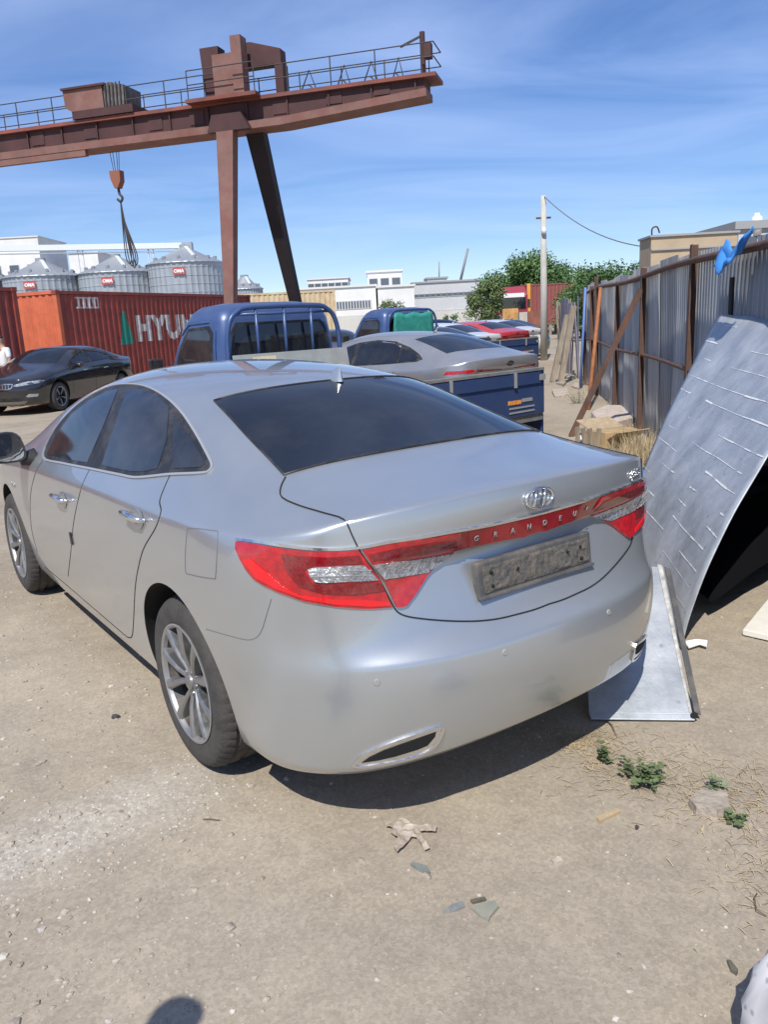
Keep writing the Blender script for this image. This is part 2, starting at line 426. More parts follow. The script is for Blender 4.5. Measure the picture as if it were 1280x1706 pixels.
# ------------------------------------------------------------------ wheel: axis along local -x is the outer face
def wheel_parts(r=.336, wid=.225, spokes=10, rimr=.233, pair=True):
    M = Matrix.Rotation(-math.pi / 2, 4, 'Y')      # local z -> -x (outer)
    h = wid / 2
    ty = MB()
    prof = [(rimr - .006, h - .012), (rimr + .004, h - .002), (rimr + .03, h + .004), (r - .05, h + .006), (r - .022, h - .004), (r - .010, h - .018), (r - .003, h - .034),
            (r, h - .05), (r - .009, h - .055), (r - .009, h - .063), (r, h - .068), (r + .001, .014), (r - .009, .010), (r - .009, -.010), (r + .001, -.014), (r, -h + .068), (r - .009, -h + .063), (r - .009, -h + .055), (r, -h + .05),
            (r - .012, -h + .014), (r - .05, -h), (rimr, -h + .01)]
    lug = {5, 6, 7, 19}; NS = 216
    def wob(j, k, rr):
        if j in lug and k % 4 == 0: return rr - .0035
        if j in (10, 11, 14, 15) and k % 8 < 2: return rr - .004
        return rr
    ty.lathe(prof, NS, M, wob)
    rim = MB(); R0 = rimr
    rim.lathe([(R0 - .002, h - .01), (R0 + .001, h + .001), (R0 - .006, h + .003), (R0 - .014, h - .002), (R0 - .018, h - .016)], 64, M)
    back = MB(); back.lathe([(.001, -.01), (R0 - .035, -.01), (R0 - .03, h - .05), (R0 - .018, h - .016)], 48, M)
    disc = MB(); disc.lathe([(.001, .012), (.155, .012), (.155, .0), (.07, -.0)], 40, M)
    sp = MB()
    for k in range(spokes):
        a = 2 * math.pi * k / spokes + .1
        da = (.06 if k % 2 else -.06) if pair else 0
        c0, c1 = a + da * 1.6, a
        def P(rr, ang, w_, z): return [Vector((rr * math.cos(ang) - w_ * math.sin(ang), rr * math.sin(ang) + w_ * math.cos(ang), z)), Vector((rr * math.cos(ang) + w_ * math.sin(ang), rr * math.sin(ang) - w_ * math.cos(ang), z))]
        st = [(.045, c0, .011, h - .030), (.10, c0 * .5 + c1 * .5, .011, h - .016), (.16, c1, .016, h - .008), (R0 - .012, c1, .023, h - .006)]
        vs = []; fs = []
        for rr, an, w_, z in st:
            a1, a2 = P(rr, an, w_, z); b1, b2 = P(rr, an, w_ * .55, z + .007)
            c1_, c2_ = P(rr, an, w_, z - .035)
            vs += [M @ q for q in (c1_, a1, b1, b2, a2, c2_)]
        for i in range(3):
            for q in range(5): fs.append((i * 6 + q, i * 6 + q + 1, i * 6 + 6 + q + 1, i * 6 + 6 + q))
        sp.add(vs, fs)
    hub = MB(); hub.lathe([(.001, h - .010), (.026, h - .011), (.030, h - .014), (.032, h - .022), (.058, h - .026), (.062, h - .05)], 32, M)
    for k in range(5):
        a = 2 * math.pi * k / 5 + .3; hub.lathe([(.001, h - .018), (.008, h - .019), (.010, h - .04)], 8, M @ Matrix.Translation((.045 * math.cos(a), .045 * math.sin(a), 0)))
    return dict(tyre=ty.mesh('tyre', True, 30), rim=rim.mesh('rim', True, 40), spoke=sp.mesh('spokes', True, 35), hub_cap=hub.mesh('hub_cap', True, 35), brake_disc=disc.mesh('brake_disc', True, 40), back=back.mesh('back', False))
def wheel_mats(ms):
    for k, v in ms.items(): pass
def put_wheels(root, parts, mats_, wb, track=.80, r=.336, steer=0.0, detail=True):
    for yy in (0, wb):
        for sx in (-1, 1):
            w_ = link('wheel', parts['tyre'], mats_['tyre'], root)
            w_.location = (sx * track, yy, r); w_.rotation_euler = (random.uniform(0, 6), 0, 0 if sx < 0 else math.pi)
            if yy and steer: w_.rotation_euler[2] += steer
            link('rim', parts['rim'], mats_['rim'], w_)
            link('spokes', parts['spoke'], mats_['spoke'], w_)
            if detail:
                link('hub_cap', parts['hub_cap'], mats_['spoke'], w_); link('brake_disc', parts['brake_disc'], mats_['disc'], w_); link('wheel_back', parts['back'], mats_['dark'], w_)
            else: link('wheel_back', parts['back'], mats_['dark'], w_)
# ------------------------------------------------------------------ materials shared by vehicles
def paint(name, col, rough=.3, metal=.6, dust=.35, coat=.6, dcol=(.42, .38, .33)):
    """car paint: flake/clear coat with settled dust that gathers on faces looking up and low on the sills"""
    m, n, l, b = node_mat(name)
    t = n.new('ShaderNodeTexCoord'); g = n.new('ShaderNodeNewGeometry')
    a = n.new('ShaderNodeTexNoise'); a.inputs['Scale'].default_value = 3.2; a.inputs['Detail'].default_value = 8; a.inputs['Roughness'].default_value = .62; l.new(t.outputs['Object'], a.inputs['Vector'])
    a2 = n.new('ShaderNodeTexNoise'); a2.inputs['Scale'].default_value = 60; a2.inputs['Detail'].default_value = 3; l.new(t.outputs['Object'], a2.inputs['Vector'])
    r = n.new('ShaderNodeMapRange'); r.inputs[1].default_value = .35; r.inputs[2].default_value = .75; r.inputs[3].default_value = .25; r.inputs[4].default_value = 1; l.new(a.outputs['Fac'], r.inputs[0])
    r2 = n.new('ShaderNodeMapRange'); r2.inputs[1].default_value = .3; r2.inputs[2].default_value = .7; r2.inputs[3].default_value = .75; r2.inputs[4].default_value = 1.1; l.new(a2.outputs['Fac'], r2.inputs[0])
    mu = n.new('ShaderNodeMath'); mu.operation = 'MULTIPLY'; l.new(r.outputs[0], mu.inputs[0]); l.new(r2.outputs[0], mu.inputs[1])
    s = n.new('ShaderNodeSeparateXYZ'); l.new(g.outputs['Normal'], s.inputs[0])
    up = n.new('ShaderNodeMapRange'); up.inputs[1].default_value = 0; up.inputs[2].default_value = 1; up.inputs[3].default_value = .35; up.inputs[4].default_value = 1; l.new(s.outputs['Z'], up.inputs[0])
    so = n.new('ShaderNodeSeparateXYZ'); l.new(t.outputs['Object'], so.inputs[0])
    lo = n.new('ShaderNodeMapRange'); lo.inputs[1].default_value = .75; lo.inputs[2].default_value = .25; lo.inputs[3].default_value = 0; lo.inputs[4].default_value = 1.0; l.new(so.outputs['Z'], lo.inputs[0])
    mxx = n.new('ShaderNodeMath'); mxx.operation = 'MAXIMUM'; l.new(up.outputs[0], mxx.inputs[0]); l.new(lo.outputs[0], mxx.inputs[1])
    m2 = n.new('ShaderNodeMath'); m2.operation = 'MULTIPLY'; l.new(mu.outputs[0], m2.inputs[0]); l.new(mxx.outputs[0], m2.inputs[1])
    m3_ = n.new('ShaderNodeMath'); m3_.operation = 'MULTIPLY'; m3_.inputs[1].default_value = dust; l.new(m2.outputs[0], m3_.inputs[0])
    mc = n.new('ShaderNodeMixRGB'); mc.inputs[1].default_value = (*col, 1); mc.inputs[2].default_value = (*dcol, 1); l.new(m3_.outputs[0], mc.inputs[0]); l.new(mc.outputs[0], b.inputs['Base Color'])
    q = n.new('ShaderNodeMapRange'); q.inputs[3].default_value = rough; q.inputs[4].default_value = .85; l.new(m3_.outputs[0], q.inputs[0]); l.new(q.outputs[0], b.inputs['Roughness'])
    q = n.new('ShaderNodeMapRange'); q.inputs[3].default_value = metal; q.inputs[4].default_value = 0; l.new(m3_.outputs[0], q.inputs[0]); l.new(q.outputs[0], b.inputs['Metallic'])
    q = n.new('ShaderNodeMapRange'); q.inputs[3].default_value = coat; q.inputs[4].default_value = 0; l.new(m3_.outputs[0], q.inputs[0]); l.new(q.outputs[0], b.inputs['Coat Weight'])
    b.inputs['Coat Roughness'].default_value = .025
    return m
M_SILVER = paint('silver_paint', (.495, .52, .53), .33, .70, .12, .9, (.46, .44, .41))
M_GLASS = mat('tinted_glass', (.012, .014, .018), .03, 0, dirt=(.20, .18, .15), dscale=4, damt=.10, dmin=.45, dmax=.8, spec=.8)
M_GLASS2 = mat('dusty_side_glass', (.015, .017, .02), .03, 0, dirt=(.30, .27, .23), dscale=2.2, damt=.20, dmin=.4, dmax=.85, spec=1.0)
M_BLACK = mat('black_trim', (.018, .018, .019), .45, dirt=(.2, .18, .15), dscale=9, damt=.25)
M_SEAM = mat('panel_gap_shadow', (.012, .012, .013), .9)
M_SATIN = mat('satin_trim', (.42, .43, .44), .45, .4)
M_GAPG = mat('grey_gap', (.16, .16, .16), .6)
M_CHROME = mat('chrome', (.78, .78, .78), .16, 1.0, dirt=(.35, .31, .26), dscale=20, damt=.35)
M_TYRE = mat('tyre_rubber', (.035, .034, .033), .85, dirt=(.13, .115, .10), dscale=14, damt=.5, dmin=.25, dmax=.75, bump=.2, bscale=80)
M_ALLOY = mat('alloy', (.33, .335, .34), .36, .85, dirt=(.26, .23, .19), dscale=14, damt=.45)
M_ALLOYD = mat('alloy_barrel', (.06, .06, .06), .5, .7, dirt=(.2, .17, .14), dscale=12, damt=.6)
M_DISC = mat('brake_disc', (.09, .08, .075), .6, .5, dirt=(.22, .12, .07), dscale=20, damt=.5)
M_DARK = mat('dark_cavity', (.012, .012, .012), .95)
M_RED = mat('red_lens', (.46, .006, .012), .10, 0, var=.3, vscale=40, dirt=(.30, .10, .08), dscale=7, damt=.2, coat=1.0, bump=.15, bscale=150, spec=.6)
M_REDD = mat('red_lens_dark', (.20, .004, .010), .14, 0, var=.6, vscale=110, dirt=(.28, .12, .10), dscale=9, damt=.35, coat=.6)
M_BAR = mat('light_bar_red', (.30, .005, .012), .16, 0, var=.25, vscale=60, coat=.6)
M_REDB = mat('red_lens_bright', (.75, .012, .018), .12, 0, coat=.7)
M_CLEAR = mat('clear_lens', (.50, .51, .52), .10, .6, var=.55, vscale=55, coat=1.0, bump=.6, bscale=120)
M_GREYPL = mat('grey_plastic', (.30, .30, .29), .6, dirt=(.3, .27, .22), dscale=10, damt=.5)
M_HOLD = mat('dark_holder', (.085, .085, .085), .6, dirt=(.25, .22, .18), dscale=10, damt=.5)
M_DIRTY = mat('grimy_metal', (.15, .142, .125), .55, .35, var=.4, vscale=30, dirt=(.16, .13, .10), dscale=24, damt=.8, bump=.5, bscale=50)
M_MIRROR = mat('mirror_glass', (.30, .31, .32), .06, 1.0, dirt=(.4, .38, .34), dscale=6, damt=.4)
M_RIMB = mat('alloy_rim', (.46, .46, .465), .4, .8, dirt=(.2, .17, .14), dscale=12, damt=.5)
WM = dict(tyre=M_TYRE, rim=M_RIMB, spoke=M_ALLOY, disc=M_DISC, dark=M_ALLOYD)
WHEEL = wheel_parts()

# ------------------------------------------------------------------ main silver sedan
CAR_LOC, CAR_A = Vector((-0.05, 3.367, 0)), rad(35.324)
def main_sedan():
    root = empty('sedan', CAR_LOC, CAR_A)
    tag(root, 'dusty silver sedan in front with full-width red tail lights and dark rear window', 'car')
    me, bvh = sedan_body(None, 3)
    RM = Matrix.Translation(CAR_LOC) @ Matrix.Rotation(CAR_A, 4, 'Z')
    S = Skin(bvh, RM)
    me.materials.append(M_SILVER); me.materials.append(M_DARK); link('body', me, None, root)
    P = lambda *a: list(a)
    def both(name, poly, m, off=.003, step=9, sm=0, skirt=.004):
        q = crom(poly, sm, True) if sm else poly
        for mi in (False, True): o = link(name, patch_mesh(S.px, q, step, off, skirt, mi, name), m, root)
        return o
    def seam(name, line, m=M_SEAM, w=.004, sm=5, mirror=True, closed=False, off=.0012, step=7):
        q = crom(line, sm, closed) if sm else line
        for mi in ((False, True) if mirror else (False,)): link(name, ribbon_mesh(S.px, q, w, off, step, mi, name, closed), m, root)
    # --- side glass
    dlo = [(73, 762), (86, 725), (112, 691), (142, 665), (176, 647), (206, 641), (240, 644), (270, 658), (300, 684), (326, 721), (347, 759), (354, 776), (349, 785), (337, 789), (285, 791), (255, 794), (225, 796), (199, 791), (150, 781), (105, 772)]
    both('window_frame', dlo, M_BLACK, .002, 8, 3)
    seam('chrome_strip', dlo, M_SATIN, .010, 4, True, True, .007, 6)
    both('window', [(78, 757), (94, 725), (120, 690), (150, 667), (178, 653), (197, 649), (172, 712), (146, 771), (110, 765)], M_GLASS2, .0045, 8)
    both('window', [(212, 651), (226, 649), (240, 651), (254, 656), (268, 665), (282, 679), (278, 735), (263, 781), (240, 786), (220, 786), (195, 781), (170, 775), (190, 715)], M_GLASS2, .0045, 8)
    both('quarter_window', [(289, 694), (305, 711), (320, 732), (336, 760), (342, 773), (336, 779), (312, 780), (290, 781), (289, 740)], M_GLASS2, .0045, 6)
    # --- rear window: left edge from its outline, bowed across
    E = [S.px(*p)[0] for p in crom([(357, 668), (383, 695), (413, 728), (444, 760), (474, 792)], 5)]
    n = len(E); NX = 24; V = []; F = []
    for i, e in enumerate(E):
        t = i / (n - 1); bow = -.115 * (1 - t) - .06 * t
        for k in range(NX + 1):
            s_ = -1 + 2 * k / NX; y = e.y + bow * (1 - s_ * s_)
            l, nn = S.top(abs(e.x) * s_, y); V.append(l + nn * .003)
    for i in range(n - 1):
        for k in range(NX): F.append((i * (NX + 1) + k, i * (NX + 1) + k + 1, (i + 1) * (NX + 1) + k + 1, (i + 1) * (NX + 1) + k))
    b = MB(); b.add(V, F); b.build('rear_window', M_GLASS, root, True)
    # glass rim strip
    rim = [V[k] for k in range(NX + 1)] + [V[i * (NX + 1) + NX] for i in range(n)] + [V[(n - 1) * (NX + 1) + NX - k] for k in range(NX + 1)] + [V[(n - 1 - i) * (NX + 1)] for i in range(n)]
    MB().tube(rim, .0045, 6).build('rear_window_seal', M_BLACK, root, True)
    # windscreen (front)
    b = MB(); V = []; F = []
    for i in range(9):
        t = i / 8
        for k in range(17):
            s_ = -1 + k / 8; xx = (.57 + .13 * t) * s_; y = 1.83 + t * .80 + .09 * (1 - s_ * s_) - .09
            l, nn = S.top(xx, y); V.append(l + nn * .003)
    for i in range(8):
        for k in range(16): F.append((i * 17 + k, i * 17 + k + 1, i * 17 + k + 18, i * 17 + k + 17))
    b.add(V, F); b.build('windscreen', M_GLASS, root, True)
    # --- panel gaps
    seam('door_gap', [(284, 790), (276, 807), (266, 834), (268, 852), (259, 879), (240, 912), (231, 942), (225, 980), (222, 1040), (219, 1061), (211, 1061)], w=.0048)
    seam('door_gap', [(149, 782), (136, 810), (126, 850), (121, 880), (118, 915), (113, 960)], w=.004)
    seam('door_gap', [(72, 765), (58, 790), (50, 830), (52, 880), (62, 920)], w=.004)
    seam('sill_gap', [(211, 1061), (175, 1030), (140, 1000), (105, 970), (75, 945)], w=.004)
    seam('fuel_flap', [(312, 884), (318, 880), (355, 884), (363, 889), (361, 930), (359, 960), (354, 964), (316, 957), (309, 950), (309, 915)], m=M_GAPG, w=.0035, sm=3, mirror=False, closed=True)
    seam('bumper_gap', [(452, 998), (444, 1025), (436, 1050), (427, 1062), (412, 1066), (385, 1060), (343, 1048)], m=M_GAPG, w=.0024)
    seam('boot_lid_gap', [(476, 795), (468, 812), (470, 829), (500, 843), (540, 855), (573, 866), (586, 890), (600, 918), (630, 962), (650, 1000), (658, 1014), (668, 1023), (690, 1029), (740, 1034), (790, 1035), (830, 1031), (868, 1022), (893, 1015), (916, 1006)], w=.0042, sm=3, off=.003)
    # --- tail lamps
    both('tail_lamp', [(395, 903), (418, 905), (439, 908), (470, 913), (499, 916), (525, 919), (546, 919), (575, 918), (597, 916), (630, 962), (653, 1012), (617, 1014), (588, 1013), (558, 1010), (508, 1001), (463, 985), (440, 974), (424, 964), (411, 948), (402, 932), (394, 914)], M_RED, .007, 7)
    both('tail_lamp_reflector', [(408, 934), (420, 930), (450, 955), (470, 974), (500, 990), (560, 998), (612, 999), (645, 1003), (648, 1009), (617, 1010), (560, 1006), (510, 997), (465, 981), (430, 963)], M_REDB, .010, 7)
    both('tail_lamp_cluster', [(470, 922), (500, 926), (546, 928), (599, 925), (604, 937), (560, 940), (524, 942), (508, 950), (520, 970), (560, 972), (632, 970), (640, 984), (590, 990), (540, 988), (500, 976), (482, 955)], M_REDD, .010, 7)
    both('indicator_lamp', [(514, 947), (528, 944), (570, 942), (606, 940), (618, 952), (628, 965), (580, 967), (540, 969), (526, 968), (518, 958)], M_CLEAR, .012, 7)
    for q in range(8): seam('lens_rib', [(530 + 11 * q, 944), (532 + 11.4 * q, 967)], M_GREYPL, .0016, 2, True, False, .0135, 6)
    for yy in (950, 958): seam('lens_rib', [(520, yy + 1), (570, yy - 1), (617, yy - 2)], M_GREYPL, .0016, 2, True, False, .0135, 6)
    both('boot_lamp', [(603, 916), (625, 911), (647, 906), (692, 898), (720, 895), (748, 889), (765, 886), (768, 906), (757, 914), (740, 928), (722, 944), (708, 962), (692, 988), (676, 1009), (666, 1012), (659, 1011), (640, 970)], M_RED, .011, 7, 0, .012)
    both('reverse_lamp', [(619, 939), (647, 934), (680, 930), (707, 925), (735, 921), (753, 918), (741, 929), (725, 942), (709, 954), (675, 959), (638, 964)], M_CLEAR, .014, 7)
    both('boot_lamp_cluster', [(612, 923), (660, 912), (710, 903), (757, 897), (759, 908), (720, 917), (660, 926), (618, 932)], M_REDD, .0135, 7)
    # centre light bar: half from the middle, mirrored
    top_, bot_ = [], []
    for t in range(11):
        x = -.36 + .36 * t / 10
        top_.append((x, .991)); bot_.append((x, .938 + .0 * t))
    barp = top_ + [(.36, .991), (.36, .938)] + bot_[::-1]
    # outline taken on the left half, mirrored to the right so that it meets both lamps
    L = [S.px(*p)[0] for p in [(755, 889), (785, 883), (814, 877), (845, 870), (876, 863), (893, 859)]]
    B = [S.px(*p)[0] for p in [(757, 923), (778, 915), (800, 909), (830, 902), (860, 895), (890, 889)]]
    poly = [(p.x, p.z) for p in L] + [(-p.x, p.z) for p in L[::-1] if p.x < -.01] + [(-p.x, p.z) for p in B if p.x < -.01] + [(p.x, p.z) for p in B[::-1]]
    def itp(P_):
        Q = sorted((abs(p.x), p.z) for p in P_)
        def f(x):
            x = abs(x)
            if x <= Q[0][0]: return Q[0][1]
            for (x0, z0), (x1, z1) in zip(Q, Q[1:]):
                if x <= x1: return z0 + (z1 - z0) * (x - x0) / max(1e-6, x1 - x0)
            return Q[-1][1]
        return f
    zt_, zb0 = itp(L), itp(B); zb_ = lambda x: zb0(x) + .016
    bar = MB(); NB = 30; X0 = max(abs(L[0].x), abs(B[0].x)) + .01
    def bar_pt(x, t): # t 0 top .. 1 bottom of the face
        y = S.rear(x, zt_(x) + .006)[0].y - .005; e_ = max(0, min(1, (abs(x) - .16) / (X0 - .16))); e_ = e_ * e_ * (3 - 2 * e_); yb = y + .012; yb = yb * (1 - e_) + (S.rear(x, zb_(x))[0].y - .012) * e_; return Vector((x, y * (1 - t) + yb * t, zt_(x) * (1 - t) + zb_(x) * t))
    for i in range(NB + 1):
        x = -X0 + 2 * X0 * i / NB; f0, f1 = bar_pt(x, 0), bar_pt(x, 1); bar.v += [tuple(f0 + Vector((0, .03, .004))), tuple(f0), tuple(f1), tuple(Vector((x, f1.y + .09, f1.z - .004)))]
    for i in range(NB):
        for k in range(3): a_ = 4 * i + k; bar.f.append((a_, a_ + 1, a_ + 5, a_ + 4))
    bar.build('light_bar', M_BAR, root, True, 40)
    # chrome line over the lamps, dark shut line below the bar
    seam('chrome_strip', [(395, 899), (439, 904), (499, 912), (546, 915), (598, 912), (647, 903), (692, 896), (748, 886), (814, 874), (876, 860), (896, 855)], M_CHROME, .008, 3, True, False, .008, 6)
    # lettering on the bar
    for k, ch in enumerate('GRANDEUR'):
        x = -.262 + k * .0745; q0, q1 = bar_pt(x, 0), bar_pt(x, 1); nn = (bar_pt(x + .01, .5) - bar_pt(x - .01, .5)).cross(q0 - q1).normalized()
        me_ = text_mesh(ch, .027, .0012); me_.transform(Matrix.Translation((q0 + q1) / 2 + nn * .004) @ frame_to(nn).to_4x4()); link('lettering', me_, M_GREYPL, root)
    # --- emblem: oval ring and slanted letter
    l, nn = S.px(897, 829); l.x = 0; l, nn = S.rear(0, l.z); FM = Matrix.Translation(l + nn * .006) @ frame_to(nn).to_4x4()
    e = MB(); ring = [FM @ Vector((.062 * math.cos(a), .033 * math.sin(a), 0)) for a in [2 * math.pi * k / 40 for k in range(41)]]
    e.tube(ring, .0055, 8, False)
    def sl(x, y): return FM @ Vector((x + y * .35, y, .001))
    e.tube([sl(-.022, -.026), sl(-.02, 0), sl(-.022, .026)], [.006, .0065, .005], 8); e.tube([sl(.022, -.026), sl(.02, 0), sl(.022, .026)], [.005, .0065, .006], 8)
    e.tube([sl(-.026, -.006), sl(0, 0), sl(.026, .006)], [.005, .0045, .005], 8)
    e.build('emblem', M_CHROME, root, True)
    # badge on the right of the lid
    l, nn = S.rear(.565, 1.035); me_ = text_mesh('hybrid', .038, .0015, shear=.25, bold=.0004); me_.transform(Matrix.Translation(l + nn * .004) @ frame_to(nn).to_4x4()); link('badge_lettering', me_, M_CHROME, root)
    l, nn = S.px(22, 807); me_ = text_mesh('hybrid', .04, .002, shear=.2); me_.transform(Matrix.Translation(l + nn * .003) @ frame_to(nn).to_4x4()); link('badge_lettering', me_, M_CHROME, root)
    # --- plate holder with grimy backing
    pc = S.px(888, 938)[0]; zc = pc.z
    nn = Vector((0, -1, .10)).normalized(); FM = Matrix.Translation((0, S.rear(0, zc)[0].y - .018, zc)) @ frame_to(nn).to_4x4()
    def bx(m_, c, d, name, bev=.002):
        b = MB(); b.box(c, d); me_ = b.mesh(name); me_.transform(FM); return link(name, me_, m_, root, bev)
    bx(M_HOLD, (0, 0, -.006), (.54, .125, .028), 'plate_holder', .006)
    pb = MB()
    rr = random.Random(3)
    nx, ny = 44, 10
    for j in range(ny + 1):
        for i in range(nx + 1):
            x = -.25 + .5 * i / nx; y = -.042 + .088 * j / ny
            pb.v.append((x, y, .0105 + (rr.uniform(0, .006) if (i // 3 + j // 2) % 3 else .001) * (1 if 0 < i < nx and 0 < j < ny else 0)))
    for j in range(ny):
        for i in range(nx): a = j * (nx + 1) + i; pb.f.append((a, a + 1, a + nx + 2, a + nx + 1))
    me_ = pb.mesh('plate_backing', True, 25); me_.transform(FM); link('plate_backing', me_, M_DIRTY, root)
    for cx, cy in ((-.215, .022), (-.215, -.022), (-.10, .01), (.14, .015), (.205, .02), (.21, -.022)):
        st = MB(); st.lathe([(.001, .020), (.004, .020), (.006, .016), (.008, .010)], 10, Matrix.Translation((cx, cy, 0))); me_ = st.mesh('plate_stud', True, 30); me_.transform(FM); link('plate_stud', me_, M_DARK, root)
    bx(M_HOLD, (0, -.055, .012), (.54, .012, .014), 'holder_lip', .003)
    # --- exhaust finishers
    both('exhaust_trim', [(590, 1272), (605, 1258), (628, 1247), (650, 1238), (675, 1229), (700, 1221), (735, 1211), (734, 1224), (722, 1243), (700, 1256), (675, 1264), (650, 1269), (620, 1274), (600, 1276)], M_CHROME, .004, 6)
    both('exhaust_opening', [(603, 1269), (615, 1260), (640, 1248), (668, 1238), (700, 1227), (726, 1218), (724, 1226), (712, 1240), (696, 1247), (660, 1258), (630, 1265)], M_DARK, .0055, 6)
    ex = [(590, 1272), (605, 1258), (628, 1247), (650, 1238), (675, 1229), (700, 1221), (735, 1211), (734, 1224), (722, 1243), (700, 1256), (675, 1264), (650, 1269), (620, 1274), (600, 1276)]
    seam('exhaust_rim', ex, M_CHROME, .010, 3, True, True, .007, 5)
    # parking sensors
    for p in ((628, 1137), (842, 1087), (1015, 1020)):
        l, nn = S.px(*p); b = MB(); b.lathe([(.001, .003), (.009, .003), (.011, 0)], 14, Matrix.Translation(l) @ frame_to(nn).to_4x4()); b.build('parking_sensor', M_GREYPL, root)
    # --- handles
    for p, sc in (((228, 864), 1.0), ((104, 833), 1.0)):
        l, nn = S.px(*p)
        for mi in (1, -1):
            L_ = Vector((l.x * mi, l.y, l.z)); N_ = Vector((nn.x * mi, nn.y, nn.z))
            cup = MB(); FMh = Matrix.Translation(L_ + N_ * .002) @ frame_to(N_).to_4x4()
            vs = []; fs = []
            cup.lathe([(1, 0), (.8, .004), (.45, .001), (.001, -.001)], 20, FMh @ Matrix.Diagonal((.075, .042, 1, 1)))
            cup.build('handle_cup', M_SILVER, root, True)
            h = MB(); h.tube([FMh @ Vector(q) for q in ((-.105, .008, .004), (-.085, .012, .030), (0, .014, .038), (.085, .012, .030), (.105, .008, .004))], [.008, .013, .014, .013, .008], 10)
            h.build('door_handle', M_CHROME, root, True)
    # black tape / lock mark on door
    l, nn = S.px(119, 897); b = MB(); b.box((0, 0, .003), (.03, .06, .006)); me_ = b.mesh('door_edge_guard'); me_.transform(Matrix.Translation(l) @ frame_to(nn).to_4x4()); link('door_edge_guard', me_, M_BLACK, root)
    # --- door mirrors
    for sx in (-1, 1):
        c = Vector((sx * 1.05, 2.10, 1.058))
        sh = MB(); secs = []
        for (yy, hx, hz, oz) in ((-.055, .125, .080, 0), (-.03, .132, .086, 0), (.03, .112, .078, .002), (.075, .075, .055, .004), (.10, .03, .022, .006)):
            ring = []
            for k in range(20):
                a = 2 * math.pi * k / 20; ex = .6
                cx = math.copysign(abs(math.cos(a)) ** ex, math.cos(a)); cz = math.copysign(abs(math.sin(a)) ** ex, math.sin(a))
                ring.append(c + Vector((sx * (hx * cx + (.02 * cz)), yy - .03 * cx, hz * cz * (1 - .12 * cx) + oz)))
            secs.append(ring)
        for q in secs: sh.v += [tuple(v) for v in q]
        for i in range(len(secs) - 1):
            for k in range(20): sh.f.append((i * 20 + k, i * 20 + (k + 1) % 20, (i + 1) * 20 + (k + 1) % 20, (i + 1) * 20 + k))
        sh.f.append(tuple(range(len(sh.v) - 20, len(sh.v)))); sh.f.append(tuple(range(20)))
        mo = sh.build('door_mirror', M_BLACK if sx < 0 else M_SILVER, root, True, 40)
        g = MB(); g.v = [tuple(Vector((c.x + (v.x - c.x) * .90, v.y - .004, c.z + (v.z - c.z) * .88))) for v in secs[0]]; g.f = [tuple(range(20))]
        g.build('mirror_glass', M_MIRROR, mo)
        a = MB(); a.tube([Vector((sx * .86, 2.12, .985)), Vector((sx * .95, 2.12, .975))], [.05, .035], 10); a.build('mirror_arm', M_BLACK, mo, True)
    # --- shark fin
    l, nn = S.top(0, S.px(556, 634)[0].y); fb = MB(); rings = []
    for t, ww, y0, y1 in ((0, .028, -.055, .085), (.018, .022, -.05, .06), (.042, .012, -.048, .012), (.062, .004, -.045, -.022)):
        rings.append([l + Vector((ww * math.sin(a), (y0 + y1) / 2 + (y1 - y0) / 2 * math.cos(a), t - .004)) for a in [2 * math.pi * k / 16 for k in range(16)]])
    for q in rings: fb.v += [tuple(v) for v in q]
    for i in range(3):
        for k in range(16): fb.f.append((i * 16 + k, i * 16 + (k + 1) % 16, (i + 1) * 16 + (k + 1) % 16, (i + 1) * 16 + k))
    fb.f.append(tuple(range(48, 64))); fb.build('roof_antenna', M_SILVER, root, True, 50)
    # rear door bottom bracket, mud flap clip, underbody
    MB().box((0, 1.4, .24), (1.35, 3.6, .06)).build('underbody', M_DARK, root)
    b = MB(); b.tube([Vector((-.42, -.55, .30)), Vector((.42, -.55, .30))], .08, 12); b.build('silencer', M_DISC, root, True)
    put_wheels(root, WHEEL, WM, 2.845, .795)
    return root
main_sedan()
